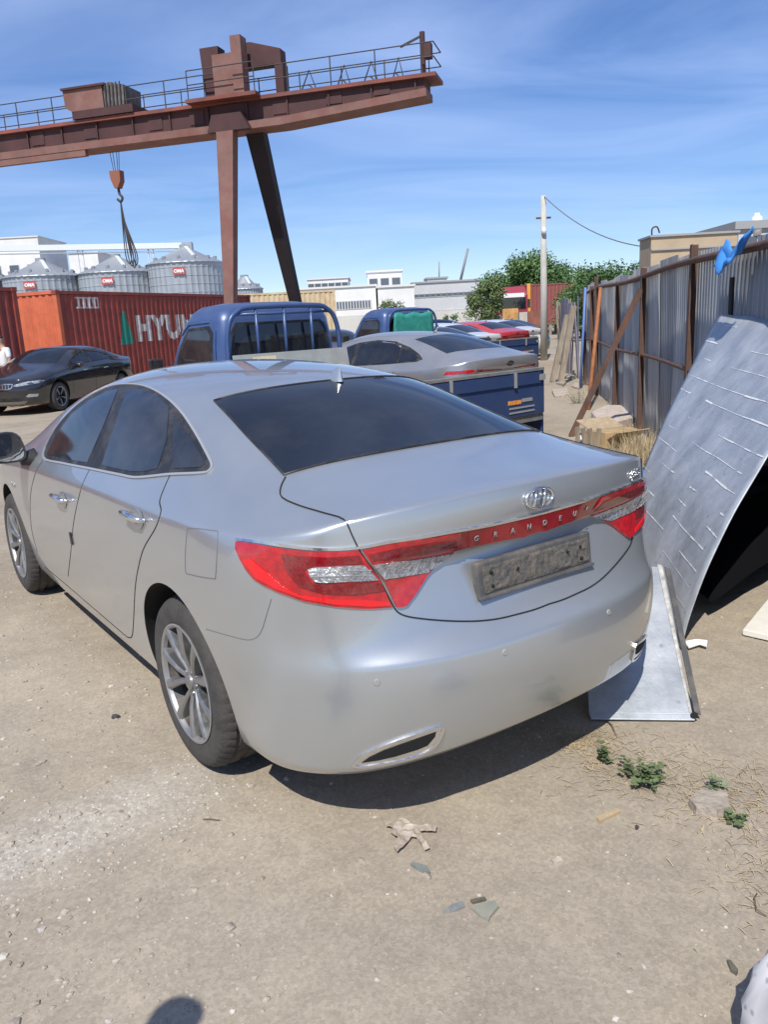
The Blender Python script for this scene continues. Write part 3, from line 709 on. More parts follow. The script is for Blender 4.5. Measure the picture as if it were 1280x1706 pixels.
# ------------------------------------------------------------------ ground
from mathutils import noise
def ground_material():
    m, n, l, b = node_mat('trodden_dirt'); b.inputs['Roughness'].default_value = .95; b.inputs['Specular IOR Level'].default_value = .2
    t = n.new('ShaderNodeTexCoord'); vec = t.outputs['Object']
    def noi(sc, det=6, ro=.6):
        a = n.new('ShaderNodeTexNoise'); a.inputs['Scale'].default_value = sc; a.inputs['Detail'].default_value = det; a.inputs['Roughness'].default_value = ro; l.new(vec, a.inputs['Vector']); return a.outputs['Fac']
    def rng(s, a0, a1, b0, b1):
        r = n.new('ShaderNodeMapRange'); r.inputs[1].default_value = a0; r.inputs[2].default_value = a1; r.inputs[3].default_value = b0; r.inputs[4].default_value = b1; l.new(s, r.inputs[0]); return r.outputs[0]
    def mix(f, c1, c2):
        x = n.new('ShaderNodeMixRGB'); l.new(f, x.inputs[0])
        for i, c in ((1, c1), (2, c2)):
            if isinstance(c, tuple): x.inputs[i].default_value = (*c, 1)
            else: l.new(c, x.inputs[i])
        return x.outputs[0]
    c = mix(rng(noi(.45, 7, .62), .40, .62, 0, 1), (.38, .325, .252), (.298, .252, .195))
    c = mix(rng(noi(2.3, 8, .7), .42, .72, 0, .75), c, (.44, .378, .28))
    c = mix(rng(noi(6, 6, .7), .52, .78, 0, .5), c, (.25, .203, .16))
    # pale gravelly dust band left of the car
    sp = n.new('ShaderNodeSeparateXYZ'); l.new(vec, sp.inputs[0])
    def mth(op, a_, b_):
        x = n.new('ShaderNodeMath'); x.operation = op
        for i, q in ((0, a_), (1, b_)):
            if isinstance(q, (int, float)): x.inputs[i].default_value = q
            else: l.new(q, x.inputs[i])
        return x.outputs[0]
    ln = mth('SUBTRACT', mth('MULTIPLY', mth('ADD', sp.outputs['X'], 1.45), .62), mth('MULTIPLY', mth('SUBTRACT', sp.outputs['Y'], 2.15), .78))
    ln = mth('ADD', ln, mth('MULTIPLY', mth('SUBTRACT', noi(1.6, 6, .6), .5), .55))
    band = rng(mth('ABSOLUTE', ln, 0), .30, .06, 0, 1)
    near = rng(sp.outputs['X'], -.55, -.95, 0, 1)
    band = mth('MULTIPLY', band, near)
    pale = mix(rng(noi(38, 4, .7), .4, .62, 0, 1), (.40, .365, .31), (.60, .565, .50))
    c = mix(mth('MULTIPLY', band, .55), c, pale)
    # grains
    vo = n.new('ShaderNodeTexVoronoi'); vo.inputs['Scale'].default_value = 95; l.new(vec, vo.inputs['Vector'])
    g = rng(vo.outputs['Color'], .2, .9, .89, 1.11)
    sc_ = n.new('ShaderNodeVectorMath'); sc_.operation = 'SCALE'; l.new(c, sc_.inputs[0]); l.new(g, sc_.inputs['Scale'])
    fine = rng(noi(210, 3, .7), .3, .7, .92, 1.08)
    s2 = n.new('ShaderNodeVectorMath'); s2.operation = 'SCALE'; l.new(sc_.outputs[0], s2.inputs[0]); l.new(fine, s2.inputs['Scale'])
    l.new(s2.outputs[0], b.inputs['Base Color'])
    bp = n.new('ShaderNodeBump'); bp.inputs['Strength'].default_value = .42; bp.inputs['Distance'].default_value = .010
    h = mth('ADD', mth('MULTIPLY', noi(28, 8, .75), 1.0), mth('MULTIPLY', noi(120, 4, .7), .35)); l.new(h, bp.inputs['Height']); l.new(bp.outputs[0], b.inputs['Normal'])
    return m
M_DIRT = ground_material()
def gz(x, y):
    p = Vector((x, y, 0)); a = noise.noise(p * .9) * .010 + noise.noise(p * 3.1 + Vector((9, 3, 1))) * .006 + noise.noise(p * 11) * .0032 + noise.noise(p * 31) * .0016
    # keep flat under the car's tyres
    return a - .004
def build_ground():
    def axis(lo, mid0, mid1, hi, step, grow=1.14):
        L = []; x = mid0
        while x <= mid1: L.append(x); x += step
        s = step; x = L[-1]
        while x < hi: s *= grow; x += s; L.append(x)
        s = step; x = mid0; A = []
        while x > lo: s *= grow; x -= s; A.append(x)
        return A[::-1] + L
    X = axis(-900, -3.2, 2.6, 900, .022); Y = axis(-60, .7, 5.2, 2500, .02)
    v = []; f = []
    for y in Y:
        for x in X: v.append((x, y, gz(x, y) if (-14 < x < 14 and -3 < y < 30) else 0.0))
    nx = len(X)
    for j in range(len(Y) - 1):
        for i in range(nx - 1): a = j * nx + i; f.append((a, a + 1, a + nx + 1, a + nx))
    me = bpy.data.meshes.new('ground'); me.from_pydata(v, [], f); me.update(); shade(me)
    tag(link('ground', me, M_DIRT), kind='structure')
build_ground()

def rock_verts(r, c, sq=.6, seed=None):
    q = random
    ph = [(0, 0, 1)] + [(math.cos(a) * .85, math.sin(a) * .85, .25 + .3 * q.random()) for a in [2 * math.pi * k / 5 + q.random() * .6 for k in range(5)]] + [(math.cos(a), math.sin(a), -.5) for a in [2 * math.pi * k / 5 + .4 for k in range(5)]]
    s = [r * q.uniform(.6, 1.25), r * q.uniform(.6, 1.25), r * sq * q.uniform(.6, 1.1)]; an = q.random() * 6.28
    vs = []
    for p in ph:
        k = q.uniform(.85, 1.15); x, y, z = p[0] * s[0] * k, p[1] * s[1] * k, p[2] * s[2] * k
        vs.append((c[0] + x * math.cos(an) - y * math.sin(an), c[1] + x * math.sin(an) + y * math.cos(an), c[2] + z))
    fs = [(0, 1 + k, 1 + (k + 1) % 5) for k in range(5)] + [(1 + k, 6 + k, 6 + (k + 1) % 5, 1 + (k + 1) % 5) for k in range(5)]
    return vs, fs
M_PEB = mat('pebbles', (.36, .31, .25), .9, var=.45, vscale=30)
M_PEBL = mat('pale_pebbles', (.50, .46, .40), .9, var=.3, vscale=30)
M_STRAW = mat('dry_straw', (.44, .35, .21), .85, var=.4, vscale=12)
def pebbles():
    a, b = MB(), MB()
    for k in range(3200):
        y = 1.0 + 7.5 * random.random() ** 1.7; x = random.uniform(-.62, .62) * (y + .8)
        r = random.choice((.003, .004, .005, .006, .008)) * random.uniform(.7, 1.2)
        if random.random() < .012: r = random.uniform(.012, .022)
        a.add(*rock_verts(r, (x, y, gz(x, y) + r * .1)))
    for k in range(700):
        t = random.random(); x = -2.1 + 1.35 * t + random.gauss(0, .16); y = 1.62 + 1.05 * t + random.gauss(0, .14)
        r = random.uniform(.003, .007); b.add(*rock_verts(r, (x, y, gz(x, y) + r * .1)))
    for k in range(1700):
        y = 1.3 + 4.5 * random.random() ** 1.3; x = -.35 - random.random() ** .8 * (.35 + .45 * y); r = random.choice((.004, .005, .007, .010, .014)) * random.uniform(.7, 1.2)
        (a if random.random() < .93 else b).add(*rock_verts(r, (x, y, gz(x, y) + r * .05)))
    for k in range(150):
        y = 1.0 + 6 * random.random() ** 1.5; x = random.uniform(-.6, .6) * (y + .6); r = random.uniform(.004, .009)
        b.add(*rock_verts(r, (x, y, gz(x, y) + r * .1)))
    tag(a.build('gravel', M_PEB), 'small brown stones strewn over the dirt', 'gravel', kind='stuff')
    tag(b.build('gravel', M_PEBL), 'pale gravel crumbs spread in a band left of the silver car', 'gravel', kind='stuff')
pebbles()
def straw(name, label, centres, n, lmin, lmax, flat=.05, m=None, cat='dry grass'):
    b = MB()
    for k in range(n):
        cx, cy, sx, sy = random.choice(centres); x = random.gauss(cx, sx); y = random.gauss(cy, sy)
        L = random.uniform(lmin, lmax); an = random.random() * 6.28; el = abs(random.gauss(0, flat)); w = random.uniform(.0006, .0016) * (1 if lmax < .1 else 1.6)
        d = Vector((math.cos(an) * math.cos(el), math.sin(an) * math.cos(el), math.sin(el))); s_ = Vector((-math.sin(an), math.cos(an), 0)) * w
        p = Vector((x, y, gz(x, y) + .004)); q = p + d * L * .5 + Vector((0, 0, .004)) + s_ * random.uniform(-3, 3); e = p + d * L
        b.add([p - s_, p + s_, q + s_, q - s_, e], [(0, 1, 2, 3), (3, 2, 4)])
    tag(b.build(name, m or M_STRAW), label, cat, kind='stuff')
straw('dry_grass', 'straw and dead grass littering the dirt beside the weeds', [(1.15, 2.45, .16, .10), (1.35, 2.25, .16, .12), (.85, 2.62, .14, .08), (1.15, 1.85, .10, .10), (.72, 2.85, .10, .05), (1.25, 2.05, .15, .1)], 2600, .012, .06)
straw('dry_grass', 'tuft of dry yellow grass at the foot of the fence', [(2.92, 8.75, .16, .30), (3.02, 9.2, .12, .3), (2.8, 8.3, .12, .2)], 2600, .12, .42, .75)
straw('dry_grass', 'dead grass and scraps along the far fence foot', [(3.6, 11.5, .2, .6), (4.3, 15, .3, 1.2), (5.2, 20, .3, 2)], 1500, .1, .35, .6)

# weeds
M_LEAF = mat('weed_leaf', (.115, .155, .065), .75, var=.45, vscale=20)
def weed(px, py, h, n, label, spread=.05, m=None):
    c = atz(px, py, 0); root = empty('weed', c); b = MB(); st = MB()
    for k in range(n):
        an = random.random() * 6.28; rr = spread * random.random() ** .6; H = h * random.uniform(.4, 1)
        p0 = Vector((rr * .4 * math.cos(an), rr * .4 * math.sin(an), 0)); p1 = Vector((rr * 1.2 * math.cos(an), rr * 1.2 * math.sin(an), H))
        st.tube([p0, p0.lerp(p1, .5) + Vector((0, 0, H * .1)), p1], [.0016, .0013, .0008], 4)
        for q in range(7):
            t = random.uniform(.25, 1); c0 = p0.lerp(p1, t); a2 = random.random() * 6.28; L = random.uniform(.012, .028); w = L * .42
            d = Vector((math.cos(a2), math.sin(a2), random.uniform(-.1, .7))).normalized(); s_ = d.cross(Vector((0, 0, 1))).normalized() * w
            b.add([c0, c0 + d * L * .5 + s_, c0 + d * L, c0 + d * L * .5 - s_], [(0, 1, 2, 3)])
    b.build('foliage', m or M_LEAF, root); st.build('stem', M_LEAF, root)
    tag(root, label, 'weed', 'weeds by the fence side'); return root
weed(1075, 1300, .07, 30, 'larger green weed, bushy and bright, right of the car shadow', .085)
weed(1008, 1272, .075, 8, 'thin sparse weed nearest the edge of the car shadow', .02)
weed(1190, 1325, .08, 9, 'grey-green weed growing behind the flat stone', .035, mat('weed_grey', (.20, .24, .14), .8, var=.3))
weed(1225, 1370, .035, 6, 'low dark weed at the right end of the flat stone', .03)
weed(965, 672, .22, 30, 'weed patch growing in the alley by the brace foot', .25)
weed(935, 585, .35, 30, 'weed clump growing at the far end of the alley', .35)
# flat stone
def slab(name, poly_px, h, m, label, cat, z0=0.0, jag=.0):
    pts = [atz(x, y, z0) for x, y in poly_px]; b = MB(); n = len(pts); c = sum(pts, Vector()) / n
    lo = [Vector((p.x, p.y, z0 - .01)) for p in pts]; hi = [Vector((p.x * .97 + c.x * .03, p.y * .97 + c.y * .03, z0 + h + random.uniform(-jag, jag))) for p in pts]
    b.v = [tuple(v) for v in lo + hi] + [tuple(c + Vector((0, 0, h + jag)))]
    b.f = [(i, (i + 1) % n, n + (i + 1) % n, n + i) for i in range(n)] + [(n + i, n + (i + 1) % n, 2 * n) for i in range(n)]
    o = b.build(name, m); return tag(o, label, cat)
M_STONE = mat('stone', (.36, .31, .25), .9, var=.3, vscale=18, bump=.6, bscale=40)
slab('stone', [(1148, 1345), (1165, 1328), (1200, 1318), (1212, 1330), (1216, 1358), (1195, 1366), (1160, 1360)], .03, M_STONE, 'flat grey-brown stone half sunk in straw at right', 'stone', 0, .006)
M_CARD = mat('cardboard', (.40, .31, .20), .9, var=.2, vscale=14)
M_CARDP = mat('pale_cardboard', (.56, .49, .41), .9, var=.3, vscale=22, dirt=(.33, .27, .21), dscale=14, damt=.9, dmin=.35, dmax=.6)
slab('wood_chip', [(993, 1364), (1030, 1348), (1036, 1353), (1000, 1370)], .006, mat('chip_wood', (.45, .34, .21), .85, var=.2, vscale=30), 'small tan wood chip lying alone on the dirt', 'wood chip')
# crumpled torn cardboard in front
def torn_paper():
    b = MB(); P = [(640, 1372), (672, 1368), (690, 1378), (728, 1380), (726, 1388), (700, 1388), (706, 1402), (716, 1416), (708, 1419), (694, 1400), (686, 1398), (672, 1416), (662, 1424), (656, 1416), (664, 1402), (650, 1392), (656, 1384), (644, 1380)]
    v2, f2 = fill2d(resample(P, 6), 6); hs = [abs(noise.noise(Vector((p.x * .06, p.y * .09, 2.3)))) * .022 + abs(noise.noise(Vector((p.x * .2, p.y * .2, 7)))) * .012 + .002 for p in v2]
    top = [atz(p.x, p.y, 0) + Vector((0, 0, hs[i])) for i, p in enumerate(v2)]
    b.add(top, f2); o = b.build('torn_cardboard', M_CARDP, None, False); md = o.modifiers.new('s', 'SOLIDIFY'); md.thickness = .003
    tag(o, 'crumpled torn pale cardboard on the dirt behind the car shadow', 'litter')
torn_paper()
M_SHARD = mat('bottle_glass', (.22, .25, .20), .35, 0, dirt=(.36, .31, .25), dscale=12, damt=.75, dmin=.35, dmax=.6, alpha=1)
slab('glass_shard', [(785, 1515), (800, 1508), (825, 1502), (832, 1512), (818, 1528), (815, 1536), (800, 1528)], .006, M_SHARD, 'largest green glass shard on the foreground dirt', 'glass shard')
slab('glass_shard', [(738, 1521), (755, 1508), (772, 1503), (775, 1512), (758, 1519)], .006, mat('shard_grey', (.24, .25, .24), .4, var=.3, vscale=30), 'thin grey shard left of the largest green shard', 'glass shard')
slab('glass_shard', [(684, 1441), (690, 1438), (712, 1445), (717, 1454), (700, 1450)], .006, mat('shard_slate', (.20, .22, .20), .4, var=.2, vscale=30), 'dark slate-green shard below the torn cardboard', 'glass shard')
slab('glass_shard', [(784, 1501), (808, 1496), (811, 1500), (788, 1506)], .006, mat('shard_dark', (.13, .12, .09), .5, var=.2, vscale=30), 'narrow dark shard just above the largest green shard', 'glass shard')
slab('glass_shard', [(1212, 1601), (1218, 1602), (1231, 1618), (1228, 1623), (1218, 1616)], .006, MATS['shard_dark'], 'small dark leaf-shaped scrap at lower right', 'scrap')
for (x, y, r, lb) in ((1062, 1379, .010, 'small black pebble on the dirt right of centre'), (192, 1195, .02, 'dark clod on the dirt left of the rear wheel')):
    b = MB(); b.add(*rock_verts(r, (0, 0, .004))); o = b.build('clod', mat('clod', (.06, .055, .05), .9)); o.location = atz(x, y, 0); tag(o, lb, 'clod')
# twig
def twig(pts, r, label):
    b = MB(); b.tube([atz(x, y, 0) + Vector((0, 0, z)) for x, y, z in pts], r, 6); tag(b.build('twig', mat('twig', (.16, .12, .08), .9), None, True), label, 'twig')
twig([(1012, 1203, .004), (1020, 1212, .012), (1028, 1228, .004)], .003, 'short dark twig by the foot of the metal panel')
twig([(338, 1366, .003), (352, 1367, .006), (366, 1368, .003)], .002, 'thin twig on the dirt below the rear wheel')
twig([(1262, 1490, .003), (1258, 1500, .008), (1262, 1520, .008), (1278, 1528, .004)], .0018, 'bent wire-like twig at right edge')

# ------------------------------------------------------------------ leaning galvanised sheet
def galv(name, base=.54, streak=True):
    m, n, l, b = node_mat(name); b.inputs['Metallic'].default_value = .35; b.inputs['Roughness'].default_value = .42
    t = n.new('ShaderNodeTexCoord')
    a = n.new('ShaderNodeTexNoise'); a.inputs['Scale'].default_value = 3.5; a.inputs['Detail'].default_value = 9; a.inputs['Roughness'].default_value = .68; l.new(t.outputs['Object'], a.inputs['Vector'])
    r = n.new('ShaderNodeValToRGB'); r.color_ramp.elements[0].position = .3; r.color_ramp.elements[0].color = (base * .55, base * .6, base * .65, 1); r.color_ramp.elements[1].position = .68; r.color_ramp.elements[1].color = (base * 1.05, base * 1.1, base * 1.15, 1)
    l.new(a.outputs['Fac'], r.inputs[0]); cur = r.outputs[0]
    v = n.new('ShaderNodeTexVoronoi'); v.inputs['Scale'].default_value = 9; l.new(t.outputs['Object'], v.inputs['Vector'])
    rr = n.new('ShaderNodeMapRange'); rr.inputs[1].default_value = .03; rr.inputs[2].default_value = .12; rr.inputs[3].default_value = .55; rr.inputs[4].default_value = 0; l.new(v.outputs['Distance'], rr.inputs[0])
    mx_ = n.new('ShaderNodeMixRGB'); mx_.inputs[2].default_value = (.13, .13, .13, 1); l.new(rr.outputs[0], mx_.inputs[0]); l.new(cur, mx_.inputs[1]); cur = mx_.outputs[0]
    l.new(cur, b.inputs['Base Color'])
    q = n.new('ShaderNodeMapRange'); q.inputs[3].default_value = .32; q.inputs[4].default_value = .6; l.new(a.outputs['Fac'], q.inputs[0]); l.new(q.outputs[0], b.inputs['Roughness'])
    bp = n.new('ShaderNodeBump'); bp.inputs['Strength'].default_value = .25; bp.inputs['Distance'].default_value = .03; l.new(a.outputs['Fac'], bp.inputs['Height']); l.new(bp.outputs[0], b.inputs['Normal'])
    return m
M_GALV = galv('galvanised'); M_GALVB = galv('galvanised_blue', .5)
M_WHITE = mat('white_paint', (.78, .78, .76), .6, var=.12, vscale=20)
def bez(p, t):
    a, b, c = p; return a * (1 - t) ** 2 + b * 2 * t * (1 - t) + c * t * t
NEAR = [Vector((1.42, 3.66, .005)), Vector((1.50, 3.62, .66)), Vector((2.50, 4.25, 1.46))]
FAR = [Vector((1.62, 5.35, .005)), Vector((1.86, 5.75, .60)), Vector((2.86, 6.8, 1.54))]
def sheet_pt(u, v): return bez(NEAR, v).lerp(bez(FAR, v), u) + Vector((.0, 0, .018 * math.sin(u * math.pi) * math.sin(v * 7) + .012 * noise.noise(Vector((u * 5, v * 6, 3)))))
def leaning_sheet():
    root = empty('leaning_sheet', (0, 0, 0))
    b = MB(); N = 30
    for i in range(N + 1):
        for j in range(N + 1): b.v.append(tuple(sheet_pt(i / N, j / N)))
    for i in range(N):
        for j in range(N): a = i * (N + 1) + j; b.f.append((a, a + 1, a + N + 2, a + N + 1))
    o = b.build('metal_sheet', M_GALV, root, True); md = o.modifiers.new('s', 'SOLIDIFY'); md.thickness = .006
    tag(root, 'large bent galvanised metal sheet with white streaks leaning on the fence', 'metal sheet')
    # broken white lines painted / scraped along the sheet
    rnd = random.Random(5)
    for k in range(15):
        v = .06 + k * .064 + rnd.uniform(-.008, .008); u = rnd.uniform(0, .1); s = MB()
        while u < .98:
            L = rnd.choice((.04, .1, .3, .5)) * rnd.uniform(.6, 1.2); gap = rnd.choice((.015, .03, .2, .35)) * rnd.uniform(.6, 1.3); w = rnd.uniform(.0010, .0032); u1 = min(.985, u + L); M_ = 8
            for q in range(M_):
                ua, ub = u + (u1 - u) * q / M_, u + (u1 - u) * (q + 1) / M_
                wa = w * rnd.uniform(.25, 1.4)
                s4 = []
                for uu, vv in ((ua, v - wa), (ub, v - wa), (ub, v + wa), (ua, v + wa)):
                    p = sheet_pt(uu, min(1, vv)); e = .002
                    n_ = (sheet_pt(min(1, uu + .01), vv) - sheet_pt(max(0, uu - .01), vv)).cross(sheet_pt(uu, min(1, vv + .01)) - sheet_pt(uu, vv - .01)).normalized()
                    if n_.x > 0: n_ = -n_
                    s4.append(p + n_ * .009)
                o_ = len(s.v); s.v += [tuple(p) for p in s4]; s.f.append((o_, o_ + 1, o_ + 2, o_ + 3))
            u = u1 + gap
        st = s.build('white_streak', M_WHITE, root); st['kind'] = 'stuff'
leaning_sheet()
# folded sheet panel on the ground behind the bumper
mat('foil_dull', (.52, .50, .45), .55, .3, var=.4, vscale=25)
def folded_panel():
    root = empty('folded_panel', (1.05, 3.05, 0)); o = Vector((1.05, 3.05, 0))
    bl, br, tr, tl = Vector((.80, 3.03, .02)), Vector((1.205, 2.975, .02)), Vector((1.30, 3.62, .44)), Vector((.92, 3.66, .44))
    def quad(name, ps, m, th=.008):
        b = MB(); n_ = (ps[1] - ps[0]).cross(ps[3] - ps[0]).normalized() * th
        b.hexa([p - o for p in ps] + [p - o + n_ for p in ps]); return b.build(name, m, root, False, None, .002)
    quad('panel_face', [bl, br, tr, tl], M_GALVB)
    d = Vector((0, -.028, -.012)); quad('bottom_flange', [bl + d, br + d, br + Vector((0, -.004, .002)), bl + Vector((0, -.004, .002))], M_GALV)
    e = Vector((.03, -.008, -.012)); quad('side_flange', [br + Vector((.006, 0, .012)), br + e + Vector((.0, 0, .012)), tr + e, tr + Vector((.006, 0, 0))], M_HOLD)
    f_ = Vector((-.025, .005, .010)); quad('worn_strip', [br + f_ * .45 + Vector((0, 0, .004)), br + Vector((-.004, 0, .012)), tr + Vector((-.004, 0, .012)), tr + f_ + Vector((0, 0, .004))], MATS['foil_dull'], .004)
    b = MB(); b.lathe([(.001, .012), (.012, .012), (.016, 0)], 12, Matrix.Translation(br - o + Vector((0, -.014, 0)))); b.build('corner_clip', M_DARK, root)
    tag(root, 'bluish folded sheet-metal panel on the ground behind the bumper', 'metal panel')
folded_panel()
def plate_thing(name, pts, th, m, label, cat):
    b = MB(); n_ = (Vector(pts[1]) - Vector(pts[0])).cross(Vector(pts[-1]) - Vector(pts[0])).normalized() * th; c = Vector(pts[0])
    k = len(pts); b.v = [tuple(Vector(p) - c) for p in pts] + [tuple(Vector(p) - c + n_) for p in pts]
    b.f = [tuple(range(k - 1, -1, -1)), tuple(range(k, 2 * k))] + [(i, (i + 1) % k, k + (i + 1) % k, k + i) for i in range(k)]
    o = b.build(name, m, None, False, None, min(.003, abs(th) * .3)); o.location = c; return tag(o, label, cat)
plate_thing('white_board', [atz(1238, 1058, .0), atz(1300, 1072, .0), atz(1330, 1020, .0), atz(1285, 1000, .0)], .03, mat('white_board', (.74, .71, .64), .8, var=.08, vscale=10), 'white foam board lying on the dirt at right edge', 'board')
plate_thing('plastic_strip', [atz(1140, 1068, .02), atz(1160, 1064, .03), atz(1180, 1066, .03), atz(1178, 1076, .02), atz(1166, 1072, .02), atz(1148, 1078, .02)], .01, M_WHITE, 'bent white plastic strip by the foot of the leaning sheet', 'litter')
plate_thing('crumpled_foil', [atz(1104, 965, .30), atz(1112, 985, .24), atz(1132, 1080, .03), atz(1122, 1082, .03), atz(1106, 1010, .2)], .006, mat('foil', (.55, .53, .48), .5, .3, var=.4, vscale=40), 'crumpled pale strip between the leaning sheet and the folded panel', 'litter')
# near-black heap added under the sheet to stand for deep shade
def shade_heap():
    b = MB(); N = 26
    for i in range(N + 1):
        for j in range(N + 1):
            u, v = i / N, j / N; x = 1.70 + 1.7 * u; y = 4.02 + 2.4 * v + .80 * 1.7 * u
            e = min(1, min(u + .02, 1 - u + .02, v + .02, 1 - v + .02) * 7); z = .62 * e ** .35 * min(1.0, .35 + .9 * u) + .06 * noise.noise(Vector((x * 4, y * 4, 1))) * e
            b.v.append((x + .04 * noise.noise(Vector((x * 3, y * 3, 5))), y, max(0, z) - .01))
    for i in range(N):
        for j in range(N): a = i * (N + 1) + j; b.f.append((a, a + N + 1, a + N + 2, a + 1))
    tag(b.build('shade_heap', mat('shade_black', (.004, .004, .005), .9, bump=.4, bscale=12, spec=.1), None, True), 'near-black heap added to stand for the deep shade below the leaning sheet', 'tarp')
shade_heap()
# patterned cloth sack at lower right
def sack():
    m, n, l, b_ = node_mat('patterned_cloth'); b_.inputs['Roughness'].default_value = .9
    t = n.new('ShaderNodeTexCoord'); v = n.new('ShaderNodeTexVoronoi'); v.inputs['Scale'].default_value = 34; l.new(t.outputs['Object'], v.inputs['Vector'])
    r = n.new('ShaderNodeValToRGB'); r.color_ramp.elements[0].position = .12; r.color_ramp.elements[0].color = (.42, .40, .46, 1); r.color_ramp.elements[1].position = .30; r.color_ramp.elements[1].color = (.72, .71, .70, 1); l.new(v.outputs['Distance'], r.inputs[0]); l.new(r.outputs[0], b_.inputs['Base Color'])
    c = Vector((.905, 1.40, 0)); b = MB(); rings = []
    for t_, rr in ((0, .15), (.05, .175), (.14, .18), (.22, .165), (.29, .13), (.33, .07), (.36, .035), (.40, .05), (.41, .02)):
        rings.append([Vector((rr * math.cos(a) * (1 + .07 * math.sin(5 * a + t_ * 9)), rr * math.sin(a) * (1 + .07 * math.sin(7 * a)), t_ * .9)) * (1 + .10 * noise.noise(Vector((3 * math.cos(a), 3 * math.sin(a), t_ * 14)))) for a in [2 * math.pi * k / 36 for k in range(36)]])
    for q in rings: b.v += [tuple(p) for p in q]
    for i in range(len(rings) - 1):
        for k in range(36): b.f.append((i * 36 + k, i * 36 + (k + 1) % 36, (i + 1) * 36 + (k + 1) % 36, (i + 1) * 36 + k))
    b.f.append(tuple(range(len(b.v) - 36, len(b.v))))
    o = b.build('cloth_sack', m, None, True); o.location = c; tag(o, 'white patterned cloth bundle cut off at lower right corner', 'sack')
sack()

# ------------------------------------------------------------------ fence
def fx(y): return 1.77 + .161 * y
FD = Vector((.161, 1, 0)).normalized(); FN = Vector((-FD.y, FD.x, 0))   # FN points to the yard side
M_RUST = mat('rusty_steel', (.11, .065, .05), .8, .1, var=.35, vscale=8, dirt=(.20, .09, .05), dscale=6, damt=.6, stretch=(1, 1, .4))
M_RUSTO = mat('orange_rust', (.34, .13, .05), .8, var=.3, vscale=8)
M_FENCE = mat('weathered_corrugated', (.42, .43, .43), .5, .4, var=.35, vscale=1.2, dirt=(.42, .42, .38), dscale=2.5, damt=.65, stretch=(1.6, 1.6, .35))
M_FENCE2 = mat('dark_corrugated', (.27, .28, .295), .5, .4, var=.3, vscale=1.5, dirt=(.30, .31, .30), dscale=3, damt=.5, stretch=(2, 2, .3))
M_WOOD = mat('grey_wood', (.30, .25, .19), .9, var=.35, vscale=5, stretch=(4, 4, .6))
def corr_panel(w, h, pitch=.105, dep=.022, seed=0):
    """panel in its own frame: x along, z up, y = profile depth, ragged top"""
    rnd = random.Random(seed); b = MB(); n = int(w / (pitch / 4)); top = h + rnd.uniform(-.05, .05); tilt = rnd.uniform(-.03, .03)
    zs = [0, .25, .5, .75, 1]
    for i in range(n + 1):
        x = w * i / n; ph = i % 4; d = dep if ph in (1, 2) else 0
        for j, z in enumerate(zs): b.v.append((x, d + .02 * math.sin(z * 3 + seed) * (rnd.random() < 2), z * (top + tilt * x)))
    for i in range(n):
        for j in range(4): a = i * 5 + j; b.f.append((a, a + 5, a + 6, a + 1))
    return b.mesh('panel')
def fence():
    y0, y1 = 2.2, 19.5
    root = empty('corrugated_fence', (fx(y0), y0, 0), math.atan2(FD.y, FD.x))
    tag(root, 'corrugated metal fence with rusty posts and rails along the right side', 'fence')
    # local: x along the fence (away from camera), y = -FN (behind) ... +y is left of direction = yard side
    L = (y1 - y0) * math.hypot(1, .161); s = 0; k = 0
    while s < L - .2:
        w = random.choice((.84, .945, 1.05)); near = s < 4.6
        me = corr_panel(w + .04, (2.02 if near else 2.12) + random.uniform(-.03, .03), seed=k + 3); o = link('panel', me, M_FENCE2 if (near or k % 4 == 3) else M_FENCE, root)
        o.location = (s, -.05 - .012 * (k % 2), .02); o.rotation_euler = (random.uniform(-.012, .012), random.uniform(-.008, .008), random.uniform(-.01, .01)); s += w; k += 1
    def S(y): return (y - y0) * math.hypot(1, .161)
    for y, h, wd, m in ((5.1, 2.05, .085, M_RUST), (7.85, 2.18, .085, M_RUST), (10.62, 2.12, .08, M_RUST), (13.2, 2.05, .07, M_RUST), (15.9, 2.25, .08, M_RUST), (16.9, 2.1, .07, M_RUST), (18.3, 2.1, .08, M_RUST)):
        b = MB(); b.box((0, 0, h / 2), (wd, .012, h)); b.box((wd / 2 - .006, -.035, h / 2), (.012, .07, h)); o = b.build('post', m, root); o.location = (S(y), .06, 0); o.rotation_euler = (random.uniform(-.02, .02), random.uniform(-.015, .015), 0)
    for z, r_ in ((2.02, .032), (1.02, .022)):
        pts = [Vector((t, .02, z + .02 * math.sin(t * .9 + z))) for t in [L * q / 30 for q in range(31)]]
        MB().tube(pts, r_, 8).build('rail', M_RUST, root, True)
    # dark slot cut in the near sheets
    MB().box((S(6.62), -.022, 1.66), (.10, .012, .34)).build('slot', M_DARK, root)
    return root
fence()
def pole_thing(name, a, b_, r, m, label, cat, box=False):
    c = Vector(a); d = Vector(b_) - c; k = MB()
    if box: k.bar((0, 0, 0), d, r * 2, r * 2)
    else: k.tube([Vector((0, 0, 0)), d * .5, d], [r, r * .95, r * .9], 8)
    o = k.build(name, m, None, not box); o.location = c; return tag(o, label, cat)
pole_thing('brace', atz(952, 727, 0), (fx(10.6) - .05, 10.62, 1.86), .035, M_RUST, 'rusty diagonal steel brace propping the fence', 'brace', True)
pole_thing('pipe', (fx(13.6) - .42, 13.6, 0), (fx(14.6) - .12, 14.6, 2.0), .035, M_RUSTO, 'orange rusted pipe leaning on the fence', 'pipe')
pole_thing('pipe', (fx(17.6) - .2, 17.6, 0), (fx(17.6) - .1, 17.6, 2.1), .03, mat('blue_pipe', (.12, .22, .50), .6), 'thin blue pipe upright against the far fence', 'pipe')
